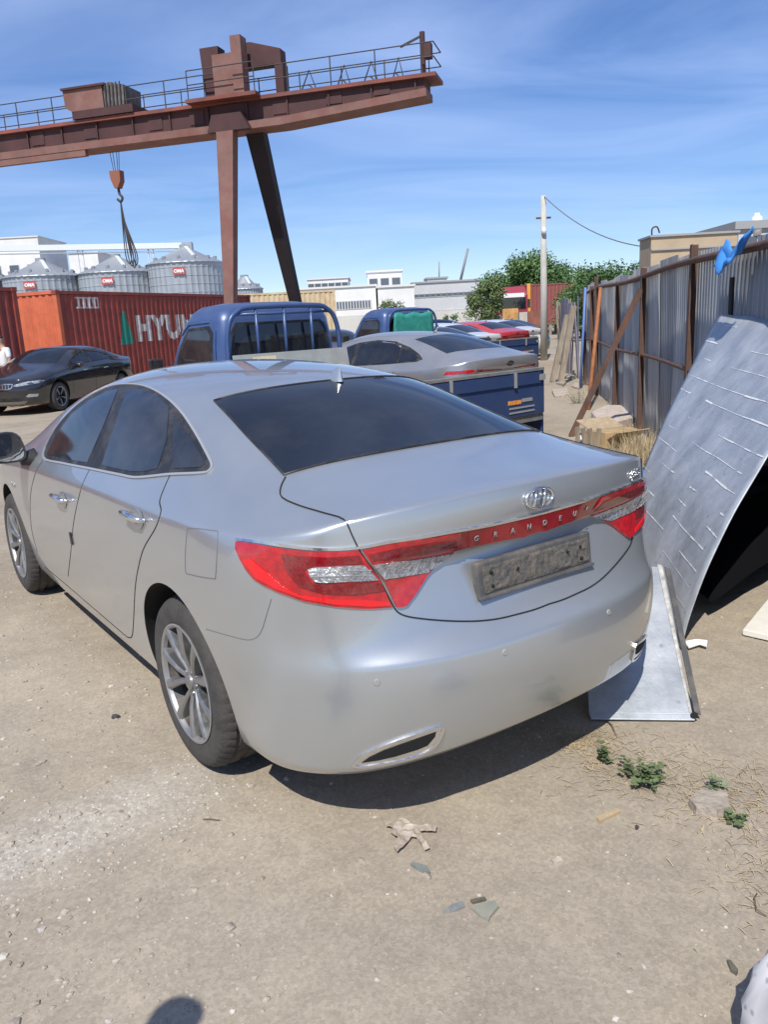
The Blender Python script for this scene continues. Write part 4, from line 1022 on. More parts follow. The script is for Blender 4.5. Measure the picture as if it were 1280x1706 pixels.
for i, (y, h, off, lean, lb) in enumerate(((18.9, 1.75, .3, .25, 'pale grey plank leaning nearest on the fence behind the posts'), (19.6, 1.55, .4, .3, 'second pale plank leaning farther along the fence'))):
    pole_thing('plank', (fx(y) - off - lean, y, 0), (fx(y) - off + lean * .3, y + .1, h), .06, M_WOOD, lb, 'plank', True)
# second fence of sheets and scrap boards beyond
def scrap_fence():
    root = empty('scrap_fence', (fx(20), 20, 0), math.atan2(FD.y, FD.x)); s = 0; k = 0; rnd = random.Random(4)
    M_S = [mat('slate_sheet', (.14, .15, .18), .6, .3, var=.3, vscale=2), mat('dark_board', (.07, .06, .055), .9, var=.3), mat('lilac_sheet', (.24, .23, .28), .6, .2, var=.3, vscale=2), M_WOOD]
    while s < 8.5:
        w = rnd.choice((.5, .8, .9)) if s < 3.6 else rnd.uniform(.10, .22); h = rnd.uniform(1.75, 2.05) if s < 3.6 else rnd.uniform(1.3, 2.0)
        b = MB(); b.box((w / 2, 0, h / 2), (w - .02, .03, h)); o = b.build('board', M_S[rnd.randrange(3)] if s < 3.6 else rnd.choice((M_WOOD, M_WOOD, M_S[1])), root); o.location = (s, rnd.uniform(-.05, .12), 0); o.rotation_euler = (rnd.uniform(-.08, .05), rnd.uniform(-.10, .10) if s > 3.6 else rnd.uniform(-.02, .02), rnd.uniform(-.1, .1)); s += w * (1 if s < 3.6 else .8)
    for z in (.9, 1.7): MB().tube([(0, .08, z), (8.6, .08, z)], .02, 6).build('rail', M_RUST, root)
    tag(root, 'makeshift fence of slate sheets and leaning scrap boards at the alley end', 'fence')
scrap_fence()
# blue cloth on the fence top
def blue_cloth():
    b = MB(); N = 12
    for i in range(N + 1):
        for j in range(N + 1):
            u, v = i / N, j / N; y = 5.72 + .70 * (1 - u); c = Vector((fx(y) - .09, y, 2.10 + .03 * noise.noise(Vector((u * 4, v * 4, 2))) - .08 * math.sin(u * 3.14)))
            b.v.append(tuple(c + Vector((-.10 * v + .03 * noise.noise(Vector((u * 6, v * 3, 1))), 0, -.20 * v * (1 - .5 * u) + .03 * math.sin(u * 14)))))
    for i in range(N):
        for j in range(N): a = i * (N + 1) + j; b.f.append((a, a + 1, a + N + 2, a + N + 1))
    o = b.build('blue_cloth', mat('blue_plastic', (.06, .28, .70), .55, var=.2, vscale=8), None, True); md = o.modifiers.new('s', 'SOLIDIFY'); md.thickness = .004
    tag(o, 'bright blue plastic sheet draped over the fence top', 'plastic sheet')
blue_cloth()
if 0: pole_thing('beam', (fx(6.0) - .08, 6.0, 2.12), (fx(4.9) - .05, 4.9, 2.34), .035, M_RUST, 'rusty beam end rising above the near fence at right edge', 'beam', True)
# broken cardboard / timber by the fence
def broken_box():
    c = atz(1020, 742, 0); root = empty('broken_box', c, rad(25)); 
    b = MB(); b.box((0, 0, .10), (.5, .36, .20)); b.build('box_body', mat('box_tan', (.42, .30, .16), .85, var=.25, vscale=9), root, False, None, .01)
    b = MB(); b.box((0, 0, 0), (.52, .30, .012), Matrix.Rotation(.35, 3, 'X')); o = b.build('flap', M_CARD, root); o.location = (0, .22, .25)
    b = MB(); b.box((0, 0, 0), (.5, .22, .012), Matrix.Rotation(-.5, 3, 'X')); o = b.build('flap', M_CARD, root); o.location = (.02, -.25, .16)
    for k in range(4):
        b = MB(); b.box((0, 0, 0), (.06, .02, .26), Matrix.Rotation(random.uniform(-.3, .3), 3, 'Y')); o = b.build('slat', M_WOOD, root); o.location = (-.30 - .03 * k, -.1 + .09 * k, .12)
    tag(root, 'broken tan box with open flaps at the fence foot', 'box')
broken_box()
plate_thing('white_plank', [atz(960, 722, .02), atz(1000, 738, .02), atz(998, 745, .02), atz(958, 728, .02)], .03, M_WHITE, 'white plank lying at the brace foot', 'plank')
slab('concrete_lump', [(985, 700), (1010, 688), (1050, 690), (1062, 705), (1030, 718), (1000, 715)], .12, mat('pink_concrete', (.50, .42, .36), .95, var=.2, vscale=8), 'pinkish concrete lump beside the broken box', 'rubble', 0, .03)
slab('rubble', [(920, 655), (945, 652), (948, 660), (925, 664)], .06, M_CARDP, 'pale scrap lying in the alley by the truck tailgate', 'rubble', 0, .02)
for i, (x, y) in enumerate(((935, 640), (960, 645), (950, 630))):
    slab('rubble', [(x - 8, y), (x, y - 4), (x + 9, y - 1), (x + 5, y + 4)], .05, (M_STONE, M_CARDP, M_STONE)[i], ('brown lump nearest the truck in the alley', 'pale lump at the right in the alley', 'farthest brown lump in the alley')[i], 'rubble', 0, .02)
# ------------------------------------------------------------------ other sedans
WHEEL5 = wheel_parts(.325, .215, 5, .222, False)
def other_sedan(name, label, loc, ang, pm, p=None, kind='rear', level=2, wheels=None, wm=None, lamp='wide', group=None, glass=None):
    root = empty(name, loc, ang); tag(root, label, 'car', group); p = p or {}
    me, bvh = sedan_body(p, level); S = Skin(bvh); me.materials.append(pm); me.materials.append(M_DARK); link('body', me, None, root)
    glass = glass or M_GLASS
    D = lambda y, z: tuple(deform(Vector((.5, y, z)), p))[1:]
    def sidepoly(nm, poly, m, off, step=.06):
        pp = [D(*q) for q in poly]
        for sx in (-1, 1): link(nm, patch_mesh(lambda y, z, sx=sx: S.side(y, z, sx), pp, step, off, .004, False, nm), m, root)
    dlo = [(2.30, 1.0), (2.05, 1.13), (1.75, 1.26), (1.4, 1.345), (1.0, 1.375), (.6, 1.35), (.25, 1.26), (-.02, 1.15), (-.14, 1.085), (-.05, 1.06), (.6, 1.055), (1.4, 1.025)]
    sidepoly('window_frame', dlo, M_BLACK, .003)
    sidepoly('window', [(2.18, 1.02), (2.0, 1.13), (1.75, 1.235), (1.42, 1.315), (1.36, 1.05)], glass, .007)
    sidepoly('window', [(1.31, 1.325), (1.0, 1.35), (.62, 1.325), (.42, 1.27), (.36, 1.075), (1.26, 1.05)], glass, .007)
    sidepoly('quarter_window', [(.36, 1.25), (.18, 1.2), (-.02, 1.115), (.0, 1.085), (.31, 1.08)], glass, .007, .05)
    for nm, x0, x1, y0, y1, b0, b1 in (('rear_window', .50, .60, .33, -.40, -.11, -.06), ('windscreen', .57, .70, 1.76, 2.56, .10, .12)):
        V = []; F = []
        for i in range(7):
            t = i / 6; xe = (x0 + (x1 - x0) * t) * p.get('w', 1); yy = y0 + (y1 - y0) * t; bow = b0 + (b1 - b0) * t
            for k in range(13):
                s_ = -1 + k / 6; y = deform(Vector((.3, yy + bow * (1 - s_ * s_), 1.2)), p)[1]; l, nn = S.top(xe * s_, y); V.append(l + nn * .004)
        for i in range(6):
            for k in range(12): F.append((i * 13 + k, i * 13 + k + 1, i * 13 + k + 14, i * 13 + k + 13))
        MB().add(V, F).build(nm, glass, root, True)
    h = p.get('h', 1)
    def rp(nm, poly, m, off=.006, fn=None, step=.05):
        fn = fn or S.rear
        for mi in (False, True): link(nm, patch_mesh(fn, [(x, z * h) for x, z in poly], step, off, .004, mi, nm), m, root)
    if kind == 'rear':
        if lamp == 'wide': rp('tail_lamp', [(-.86, .98), (-.62, .985), (-.40, .965), (-.42, .90), (-.6, .86), (-.88, .86)], M_REDD)
        if lamp == 'slim':
            rp('tail_lamp', [(-.86, .975), (-.62, .985), (-.60, .95), (-.88, .93)], M_RED); rp('boot_lamp', [(-.58, .98), (-.30, .965), (-.12, .95), (-.30, .947), (-.58, .945)], M_REDD)
            for q in (-1, 1): l, nn = S.rear(q * .59, .965); MB().box(l + nn * .006, (.03, .012, .05)).build('lamp_trim', M_CHROME, root)
        l, nn = S.rear(.0, 1.02 * h); e = MB(); FMx = Matrix.Translation(l + nn * .006) @ frame_to(nn).to_4x4(); e.tube([FMx @ Vector((.06 * math.cos(a), .03 * math.sin(a), 0)) for a in [2 * math.pi * k / 24 for k in range(25)]], .006, 6, False); e.tube([FMx @ Vector((-.02, -.02, 0)), FMx @ Vector((.02, .02, 0))], .006, 6); e.build('emblem', M_BLACK, root, True)
        l, nn = S.rear(0, .80 * h); MB().box(l + nn * .005, (.52, .02, .11)).build('number_plate', M_GREYPL, root)
        l, nn = S.top(0, .42); fb = MB(); fb.tube([l + Vector((0, .04, 0)), l + Vector((0, -.01, .03)), l + Vector((0, -.045, .07))], [.02, .014, .004], 8); fb.build('roof_antenna', pm, root, True)
    if kind == 'front':
        F_ = S.front
        rp('headlamp', [(-.86, .735), (-.80, .755), (-.62, .735), (-.42, .69), (-.37, .655), (-.45, .645), (-.64, .665), (-.80, .685)], M_CLEAR, .006, F_)
        rp('headlamp_lens', [(-.74, .715), (-.66, .715), (-.64, .69), (-.70, .68), (-.75, .69)], M_MIRROR, .012, F_, .03)
        link('grille', patch_mesh(F_, [(-.37, .70), (-.2, .705), (-.06, .69), (0, .685), (.06, .69), (.2, .705), (.37, .70), (.35, .63), (.28, .595), (-.28, .595), (-.35, .63)], .05, .006, .004, False, 'grille'), M_BLACK, root)
        link('grille_surround', ribbon_mesh(F_, [(-.37, .70), (-.2, .708), (-.06, .69), (.06, .69), (.2, .708), (.37, .70), (.35, .63), (.28, .592), (-.28, .592), (-.35, .63)], .022, .012, .05, False, 'grille_surround', True), M_CHROME, root)
        for k in range(9):
            x = -.28 + .07 * k; link('grille_bar', ribbon_mesh(F_, [(x, .60), (x, .69)], .012, .010, .05, False, 'grille_bar'), M_GREYPL, root)
        link('lower_grille', patch_mesh(F_, [(-.55, .40), (.55, .40), (.48, .30), (-.48, .30)], .06, .004, .004, False, 'lower_grille'), M_BLACK, root)
        link('skid_trim', patch_mesh(F_, [(-.60, .315), (.60, .315), (.52, .255), (-.52, .255)], .06, .008, .004, False, 'skid_trim'), M_ALLOY, root)
        rp('fog_lamp', [(-.80, .46), (-.66, .47), (-.60, .42), (-.64, .40), (-.78, .40)], M_CLEAR, .007, F_, .04)
        l, nn = F_(0, .735); MB().lathe([(.001, .008), (.05, .008), (.055, 0)], 20, Matrix.Translation(l) @ frame_to(nn).to_4x4() @ Matrix.Diagonal((1.2, .6, 1, 1))).build('emblem', M_CHROME, root, True)
    for sx in (-1, 1):
        mo = MB(); c = Vector((sx * 1.0 * p.get('w', 1), deform(Vector((.9, 2.08, 1)), p)[1], 1.0 * h)); mo.lathe([(.001, -.05), (.09, -.05), (.105, -.02), (.09, .04), (.04, .08), (.001, .09)], 16, Matrix.Translation(c) @ Matrix.Rotation(-math.pi / 2, 4, 'X') @ Matrix.Diagonal((1.15, .72, 1, 1))); mo.bar(c - Vector((sx * .05, 0, .02)), c - Vector((sx * .14, 0, .035)), .05, .03); mo.build('door_mirror', pm, root, True, 45)
        for hy in (.75, 1.72):
            yy = D(hy, .87)[0]; l, nn = S.side(yy, .865 * h, sx); MB().tube([l + Vector((0, -.09, 0)), l + nn * .03 + Vector((0, -.05, 0)), l + nn * .03 + Vector((0, .06, 0)), l + Vector((0, .09, 0))], .01, 6).build('door_handle', M_CHROME, root, True)
        for line in ([(1.33, 1.0), (1.32, .8), (1.30, .45), (1.28, .30)], [(.30, 1.03), (.36, .9), (.40, .7), (.32, .45)], [(2.30, .98), (2.33, .8), (2.30, .35)]):
            link('door_gap', ribbon_mesh(lambda y, z, sx=sx: S.side(y, z, sx), [D(*q) for q in line], .006, .0015, .06, False, 'door_gap'), M_SEAM, root)
    put_wheels(root, wheels or WHEEL, wm or WM, 2.845 * p.get('ly', 1), .795 * p.get('w', 1), detail=False)
    return root
def from_corner(px, py, z, ang, lx=.84, ly=-.78, Y=None):
    """root location so that the point (lx,ly) of the car falls at the photo position"""
    c = atz(px, py, z) if Y is None else atY(px, py, Y); R_ = Matrix.Rotation(ang, 3, 'Z'); q = c - R_ @ Vector((lx, ly, 0)); return Vector((q.x, q.y, 0))
M_SILV2 = paint('silver_paint_warm', (.50, .49, .47), .28, .75, .25, .5)
M_BLKP = paint('black_paint', (.010, .011, .016), .10, .0, .10, 1.0)
M_WHTP = paint('white_paint_car', (.70, .70, .69), .25, 0, .12, .7)
M_REDP = paint('red_paint', (.50, .03, .04), .25, .0, .12, .7)
M_GRYP = paint('dark_grey_paint', (.06, .07, .085), .2, .4, .15, .7)
M_GRNP = paint('dark_green_paint', (.05, .08, .07), .2, .4, .15, .7)
A40 = rad(40)
other_sedan('sedan', 'champagne silver sedan parked behind the near blue truck bed', from_corner(903, 606, .95, A40), A40, M_SILV2, dict(fast=.05, ly=.97), 'rear', 3, lamp='slim')
AB = rad(168.5)
def front_wheel_loc(px, py, ang, ly=2.845, lx=-.88):
    c = atz(px, py, 0); R_ = Matrix.Rotation(ang, 3, 'Z'); q = c - R_ @ Vector((lx, ly, 0)); return Vector((q.x, q.y, 0))
WM5 = dict(WM); 
other_sedan('sedan', 'black sedan facing the camera in front of the red containers', front_wheel_loc(104, 684, AB), AB, M_BLKP, dict(cab=.99, nose=.02), 'front', 3, WHEEL5)
G = 'cars parked at the back of the row'
other_sedan('sedan', 'dark grey sedan next behind the far truck bed', from_corner(822, 572, .95, A40, Y=21.6), A40, M_GRYP, dict(h=.985), 'rear', 2, WHEEL5, group=G)
other_sedan('sedan', 'white sedan with dark glass between the dark sedan and the red one', from_corner(838, 566, .95, A40, Y=24.2), A40, M_WHTP, dict(cab=1.03), 'rear', 2, WHEEL5, group=G)
other_sedan('sedan', 'bright red car farther along the row', from_corner(886, 562, .98, A40, Y=26.8), A40, M_REDP, dict(ly=.95, fast=.06), 'rear', 2, WHEEL5, group=G)
other_sedan('sedan', 'white car just beyond the red car', from_corner(908, 558, .98, A40, Y=29.4), A40, M_WHTP, dict(ly=.96, fast=.03), 'rear', 2, WHEEL5, group=G)
other_sedan('sedan', 'dark green car last in the row by the pole', from_corner(918, 560, .98, A40, Y=31.9), A40, M_GRNP, dict(ly=.96), 'rear', 2, WHEEL5, group=G)
other_sedan('sedan', 'dark car glimpsed between the two blue trucks', Vector((-1.4, 26.5, 0)), rad(185), M_GRYP, dict(), 'front', 2, WHEEL5, group=G)
other_sedan('sedan', 'dark blue car in the distance behind the white sedan roof', Vector((3.6, 36.0, 0)), rad(70), mat('dark_blue', (.03, .05, .10), .3), dict(h=1.08), 'rear', 2, WHEEL5, group=G)

# ------------------------------------------------------------------ light trucks
M_BLUE = paint('blue_paint', (.030, .075, .21), .32, .15, .22, .5)
M_BLUE2 = paint('navy_paint', (.024, .055, .155), .34, .15, .22, .5)
M_GREYB = mat('grey_board', (.33, .35, .33), .8, var=.15, vscale=5, dirt=(.25, .23, .2), dscale=3, damt=.4)
M_BED = mat('bed_steel', (.23, .23, .22), .6, .3, var=.2, vscale=6, dirt=(.3, .26, .2), dscale=3, damt=.5)
TWHEEL = wheel_parts(.30, .17, 5, .19, False)
M_STEELW = mat('steel_wheel', (.30, .30, .30), .55, .4, dirt=(.25, .2, .15), dscale=8, damt=.6)
WMT = dict(tyre=M_TYRE, rim=M_STEELW, spoke=M_STEELW, disc=M_DISC, dark=M_STEELW)
def rounded_ring(hw, y0, y1, z, n=8, r=.18, rf=.25):
    pts = []
    def arc(cx, cy, rr, a0):
        for k in range(n + 1): a = a0 + math.pi / 2 * k / n; pts.append(Vector((cx + rr * math.cos(a), cy + rr * math.sin(a), z)))
    arc(hw - rf, y1 - rf, rf, 0); arc(-hw + rf, y1 - rf, rf, math.pi / 2); arc(-hw + r, y0 + r, r, math.pi); arc(hw - r, y0 + r, r, 1.5 * math.pi)
    return pts
def truck(label, loc, ang, pm, pm2, green=False):
    root = empty('pickup_truck', loc, ang); tag(root, label, 'truck', 'blue light trucks parked in the row')
    L = 2.85; W = .82; fz = .74; tz = 1.13
    c = MB(); rings = [rounded_ring(.795, 2.98, 4.36, .46), rounded_ring(.80, 2.97, 4.40, .75), rounded_ring(.80, 2.97, 4.36, 1.12), rounded_ring(.775, 2.985, 4.16, 1.45, r=.16), rounded_ring(.735, 3.01, 3.96, 1.72, r=.16), rounded_ring(.705, 3.04, 3.84, 1.82, r=.18), rounded_ring(.64, 3.10, 3.74, 1.88, r=.2), rounded_ring(.45, 3.22, 3.6, 1.91, r=.18, rf=.18)]
    n = len(rings[0])
    for q in rings: c.v += [tuple(p) for p in q]
    for i in range(len(rings) - 1):
        for k in range(n): c.f.append((i * n + k, i * n + (k + 1) % n, (i + 1) * n + (k + 1) % n, (i + 1) * n + k))
    c.f.append(tuple(range(n - 1, -1, -1))); c.f.append(tuple(range((len(rings) - 1) * n, len(rings) * n)))
    cm = c.mesh('cab', True, 50); bm = bmesh.new(); bm.from_mesh(cm); bvh = BVHTree.FromBMesh(bm); bm.free(); S = Skin(bvh)
    link('cab', cm, pm, root)
    # glass
    def pt(nm, fn, poly, m, off=.006, step=.06, mirror=(False,)):
        for mi in mirror: o = link(nm, patch_mesh(fn, poly, step, off, .004, mi, nm), m, root)
        return o
    rear_fn = lambda x, z: S.axis((x, -2, z), (0, 1, 0))
    pt('rear_window_frame', rear_fn, [(-.66, 1.28), (.66, 1.28), (.63, 1.60), (.56, 1.70), (-.56, 1.70), (-.63, 1.60)], M_BLACK, .004)
    pt('rear_window', rear_fn, [(-.62, 1.31), (.62, 1.31), (.59, 1.59), (.53, 1.67), (-.53, 1.67), (-.59, 1.59)], M_GLASS, .008)
    side = lambda y, z: S.side(y, z, -1)
    pt('door_window', side, [(3.16, 1.20), (4.04, 1.16), (3.98, 1.32), (3.82, 1.56), (3.72, 1.66), (3.24, 1.68), (3.15, 1.60)], M_BLACK, .004, .07, (False, True))
    pt('door_glass', side, [(3.21, 1.23), (3.95, 1.20), (3.89, 1.34), (3.76, 1.55), (3.69, 1.625), (3.28, 1.64), (3.20, 1.57)], M_GLASS2, .008, .07, (False, True))
    fr_ = lambda x, z: S.axis((x, 8, z), (0, -1, 0))
    pt('windscreen', fr_, [(-.68, 1.18), (.68, 1.18), (.62, 1.62), (.56, 1.70), (-.56, 1.70), (-.62, 1.62)], M_GLASS, .006)
    pt('headlamp', fr_, [(-.74, .92), (-.50, .92), (-.50, .78), (-.74, .78)], M_CLEAR, .008, .05, (False, True))
    pt('front_bumper', fr_, [(-.78, .60), (.78, .60), (.78, .48), (-.78, .48)], M_GREYPL, .05)
    link('drip_rail', ribbon_mesh(side, [(3.10, 1.25), (3.12, 1.62), (3.22, 1.725), (3.7, 1.715), (3.88, 1.60)], .03, .012, .05, False, 'drip_rail'), pm, root)
    for sx_ in (-1, 1):
        sf = lambda y, z, q=sx_: S.side(y, z, q)
        link('door_gap', ribbon_mesh(sf, [(3.14, 1.66), (3.10, 1.2), (3.10, .62), (3.16, .55), (4.0, .55), (4.14, .75), (4.16, 1.12)], .008, .0016, .05, False, 'door_gap'), M_SEAM, root)
        l, nn = S.side(3.22, 1.05, sx_); MB().box(l + nn * .012, (.024, .12, .03)).build('door_handle', M_BLACK, root, False, None, .005)
    # guard hoop and bars behind the cab
    g = MB(); gp = [Vector((-.72, 2.90, fz)), Vector((-.74, 2.90, 1.4)), Vector((-.70, 2.90, 1.68)), Vector((-.60, 2.90, 1.80)), Vector((-.4, 2.90, 1.85)), Vector((.4, 2.90, 1.85)), Vector((.60, 2.90, 1.80)), Vector((.70, 2.90, 1.68)), Vector((.74, 2.90, 1.4)), Vector((.72, 2.90, fz))]
    g.tube(crom(gp, 4), .028, 8); g.build('guard_hoop', pm, root, True)
    for x in (-.36, 0, .36): MB().tube([(x, 2.90, 1.15), (x, 2.90, 1.85)], .018, 6).build('guard_bar', pm, root, True)
    for z in (1.78,): MB().tube([(-.62, 2.90, z), (.62, 2.90, z)], .016, 6).build('guard_bar', pm, root, True)
    # bed
    MB().box((0, L / 2, fz - .03), (2 * W, L, .06)).build('bed_floor', M_BED, root)
    def board(nm, c_, d_, m):
        o = MB().box(c_, d_).build(nm, m, root, False, None, .008); return o
    hb = board('headboard', (0, L + .0, (fz + 1.18) / 2 + .02), (2 * W, .04, 1.18 - fz), pm2)
    for sx in (-1, 1):
        if sx > 0:      # right board is dropped and hangs from the floor edge
            board('dropped_sideboard', (W + .03, L / 2 - .02, fz - .21), (.036, L - .10, tz - fz), pm2); continue
        sb = board('sideboard', (sx * (W - .018), L / 2 - .02, (fz + tz) / 2 + .002), (.036, L - .10, tz - fz), pm2)
        MB().box((sx * (W - .018), L / 2 - .02, tz + .012), (.05, L - .08, .022)).build('top_rail', M_BED, sb)
        MB().box((sx * (W - .04), L / 2, (fz + tz) / 2), (.012, L - .16, tz - fz - .03)).build('inner_skin', M_BED, sb)
        for k in range(3): MB().box((sx * (W + .004), .5 + .85 * k, (fz + tz) / 2), (.02, .05, tz - fz - .04)).build('stake', pm2, sb)
    tg = board('tailgate', (0, 0, (fz + tz) / 2 + .003), (2 * W - .004, .036, tz - fz), pm2)
    MB().box((0, .0, tz + .014), (2 * W - .03, .06, .024)).build('top_rail', M_BED, tg)
    MB().box((0, -.024, tz - .06), (2 * W - .14, .016, .10)).build('recess_band', M_BLUE2, tg)
    for x in (-.40, .40): MB().box((x, -.034, tz - .06), (.025, .02, .13)).build('latch', M_GREYPL, tg)
    MB().box((W - .05, -.03, tz - .06), (.07, .03, .05)).build('corner_latch', M_GREYPL, tg)
    MB().box((.40, -.021, fz + .135), (.17, .006, .035)).build('badge', mat('orange_sticker', (.75, .28, .06), .5, var=.4, vscale=60), tg)
    MB().box((.57, -.021, fz + .145), (.14, .006, .03)).build('badge', M_GREYPL, tg)
    for q, z in enumerate((.085, .045)): MB().box((.50, -.021, fz + z), (.34, .006, .014)).build('lettering_strip', M_GREYPL, tg)
    # chassis
    ch = MB(); ch.box((.32, 2.0, .58), (.10, 4.2, .14)); ch.build('chassis_rail', M_DARK, root); ch = MB(); ch.box((-.32, 2.0, .58), (.10, 4.2, .14)); ch.build('chassis_rail', M_DARK, root)
    MB().box((0, .12, .50), (1.5, .10, .14)).build('rear_bumper', M_DARK, root, False, None, .01)
    for sx in (-1, 1):
        tl = MB().box((sx * .60, .16, .56), (.20, .06, .10)).build('tail_lamp', M_REDD, root, False, None, .01)
        MB().box((sx * .62, 1.05, .36), (.28, .01, .3)).build('mud_flap', M_DARK, root) if False else None
        mo = MB(); mo.box((sx * 1.0, 4.10, 1.22), (.17, .05, .26)); mo.build('door_mirror', M_BLACK, root, False, None, .02); MB().tube([(sx * .78, 4.07, 1.08), (sx * .95, 4.10, 1.14)], .014, 6).build('mirror_arm', M_BLACK, root)
    for yy in (.85, 3.75):
        for sx in (-1, 1):
            w_ = link('wheel', TWHEEL['tyre'], M_TYRE, root); w_.location = (sx * .66, yy, .30); w_.rotation_euler = (0, 0, 0 if sx < 0 else math.pi)
            link('rim', TWHEEL['rim'], M_STEELW, w_); link('spokes', TWHEEL['spoke'], M_STEELW, w_); link('wheel_back', TWHEEL['back'], M_STEELW, w_)
    if green:
        b = MB(); N = 12
        for i in range(N + 1):
            for j in range(7):
                x = -.62 + 1.24 * i / N; z = 1.20 + .58 * j / 6; b.v.append((x * (1 - .06 * (j / 6) ** 3), 2.865 + .008 * math.sin(i * 2.1 + j), z + .02 * math.sin(i * 1.3)))
        for i in range(N):
            for j in range(6): a = i * 7 + j; b.f.append((a, a + 7, a + 8, a + 1))
        o = b.build('mesh_cover', mat('green_mesh', (.03, .26, .20), .8, var=.3, vscale=9), root, True); md = o.modifiers.new('s', 'SOLIDIFY'); md.thickness = .006
    return root
def truck_loc(px, py, ang, z=1.13, lx=.82): 
    c = atz(px, py, z); R_ = Matrix.Rotation(ang, 3, 'Z'); q = c - R_ @ Vector((lx, 0, 0)); return Vector((q.x, q.y, 0))
T1 = truck_loc(905, 616, A40)
truck('nearer blue truck with open bed and grey board behind its cab', T1, A40, M_BLUE, M_BLUE2)
truck('farther blue truck with green mesh over its rear window', truck_loc(897, 563, A40), A40, M_BLUE, M_BLUE2, True)
R40 = Matrix.Rotation(A40, 4, 'Z')
gb = MB().box((0, 0, 0), (1.50, .02, .62), Matrix.Rotation(rad(-10), 3, 'X')).build('grey_board', M_GREYB); gb.location = T1 + R40.to_3x3() @ Vector((.0, 2.74, 1.06)); gb.rotation_euler = (0, 0, A40); tag(gb, 'grey board leaning against the near truck cab', 'board')
cb_ = MB().box((0, 0, 0), (.26, .18, .17)).build('carton', mat('cream_carton', (.62, .55, .38), .8, var=.15), None, False, None, .01); cb_.location = T1 + R40.to_3x3() @ Vector((-.42, 2.55, 1.29)); cb_.rotation_euler = (0, 0, A40 + .05)
bpy.data.objects.remove(cb_)
cb_ = MB().box((0, 0, 0), (.28, .012, .16), Matrix.Rotation(rad(-10), 3, 'X')).build('cream_patch', mat('cream_patch', (.62, .55, .38), .8, var=.15)); cb_.parent = gb; cb_.location = (-.42, -.045, .20)
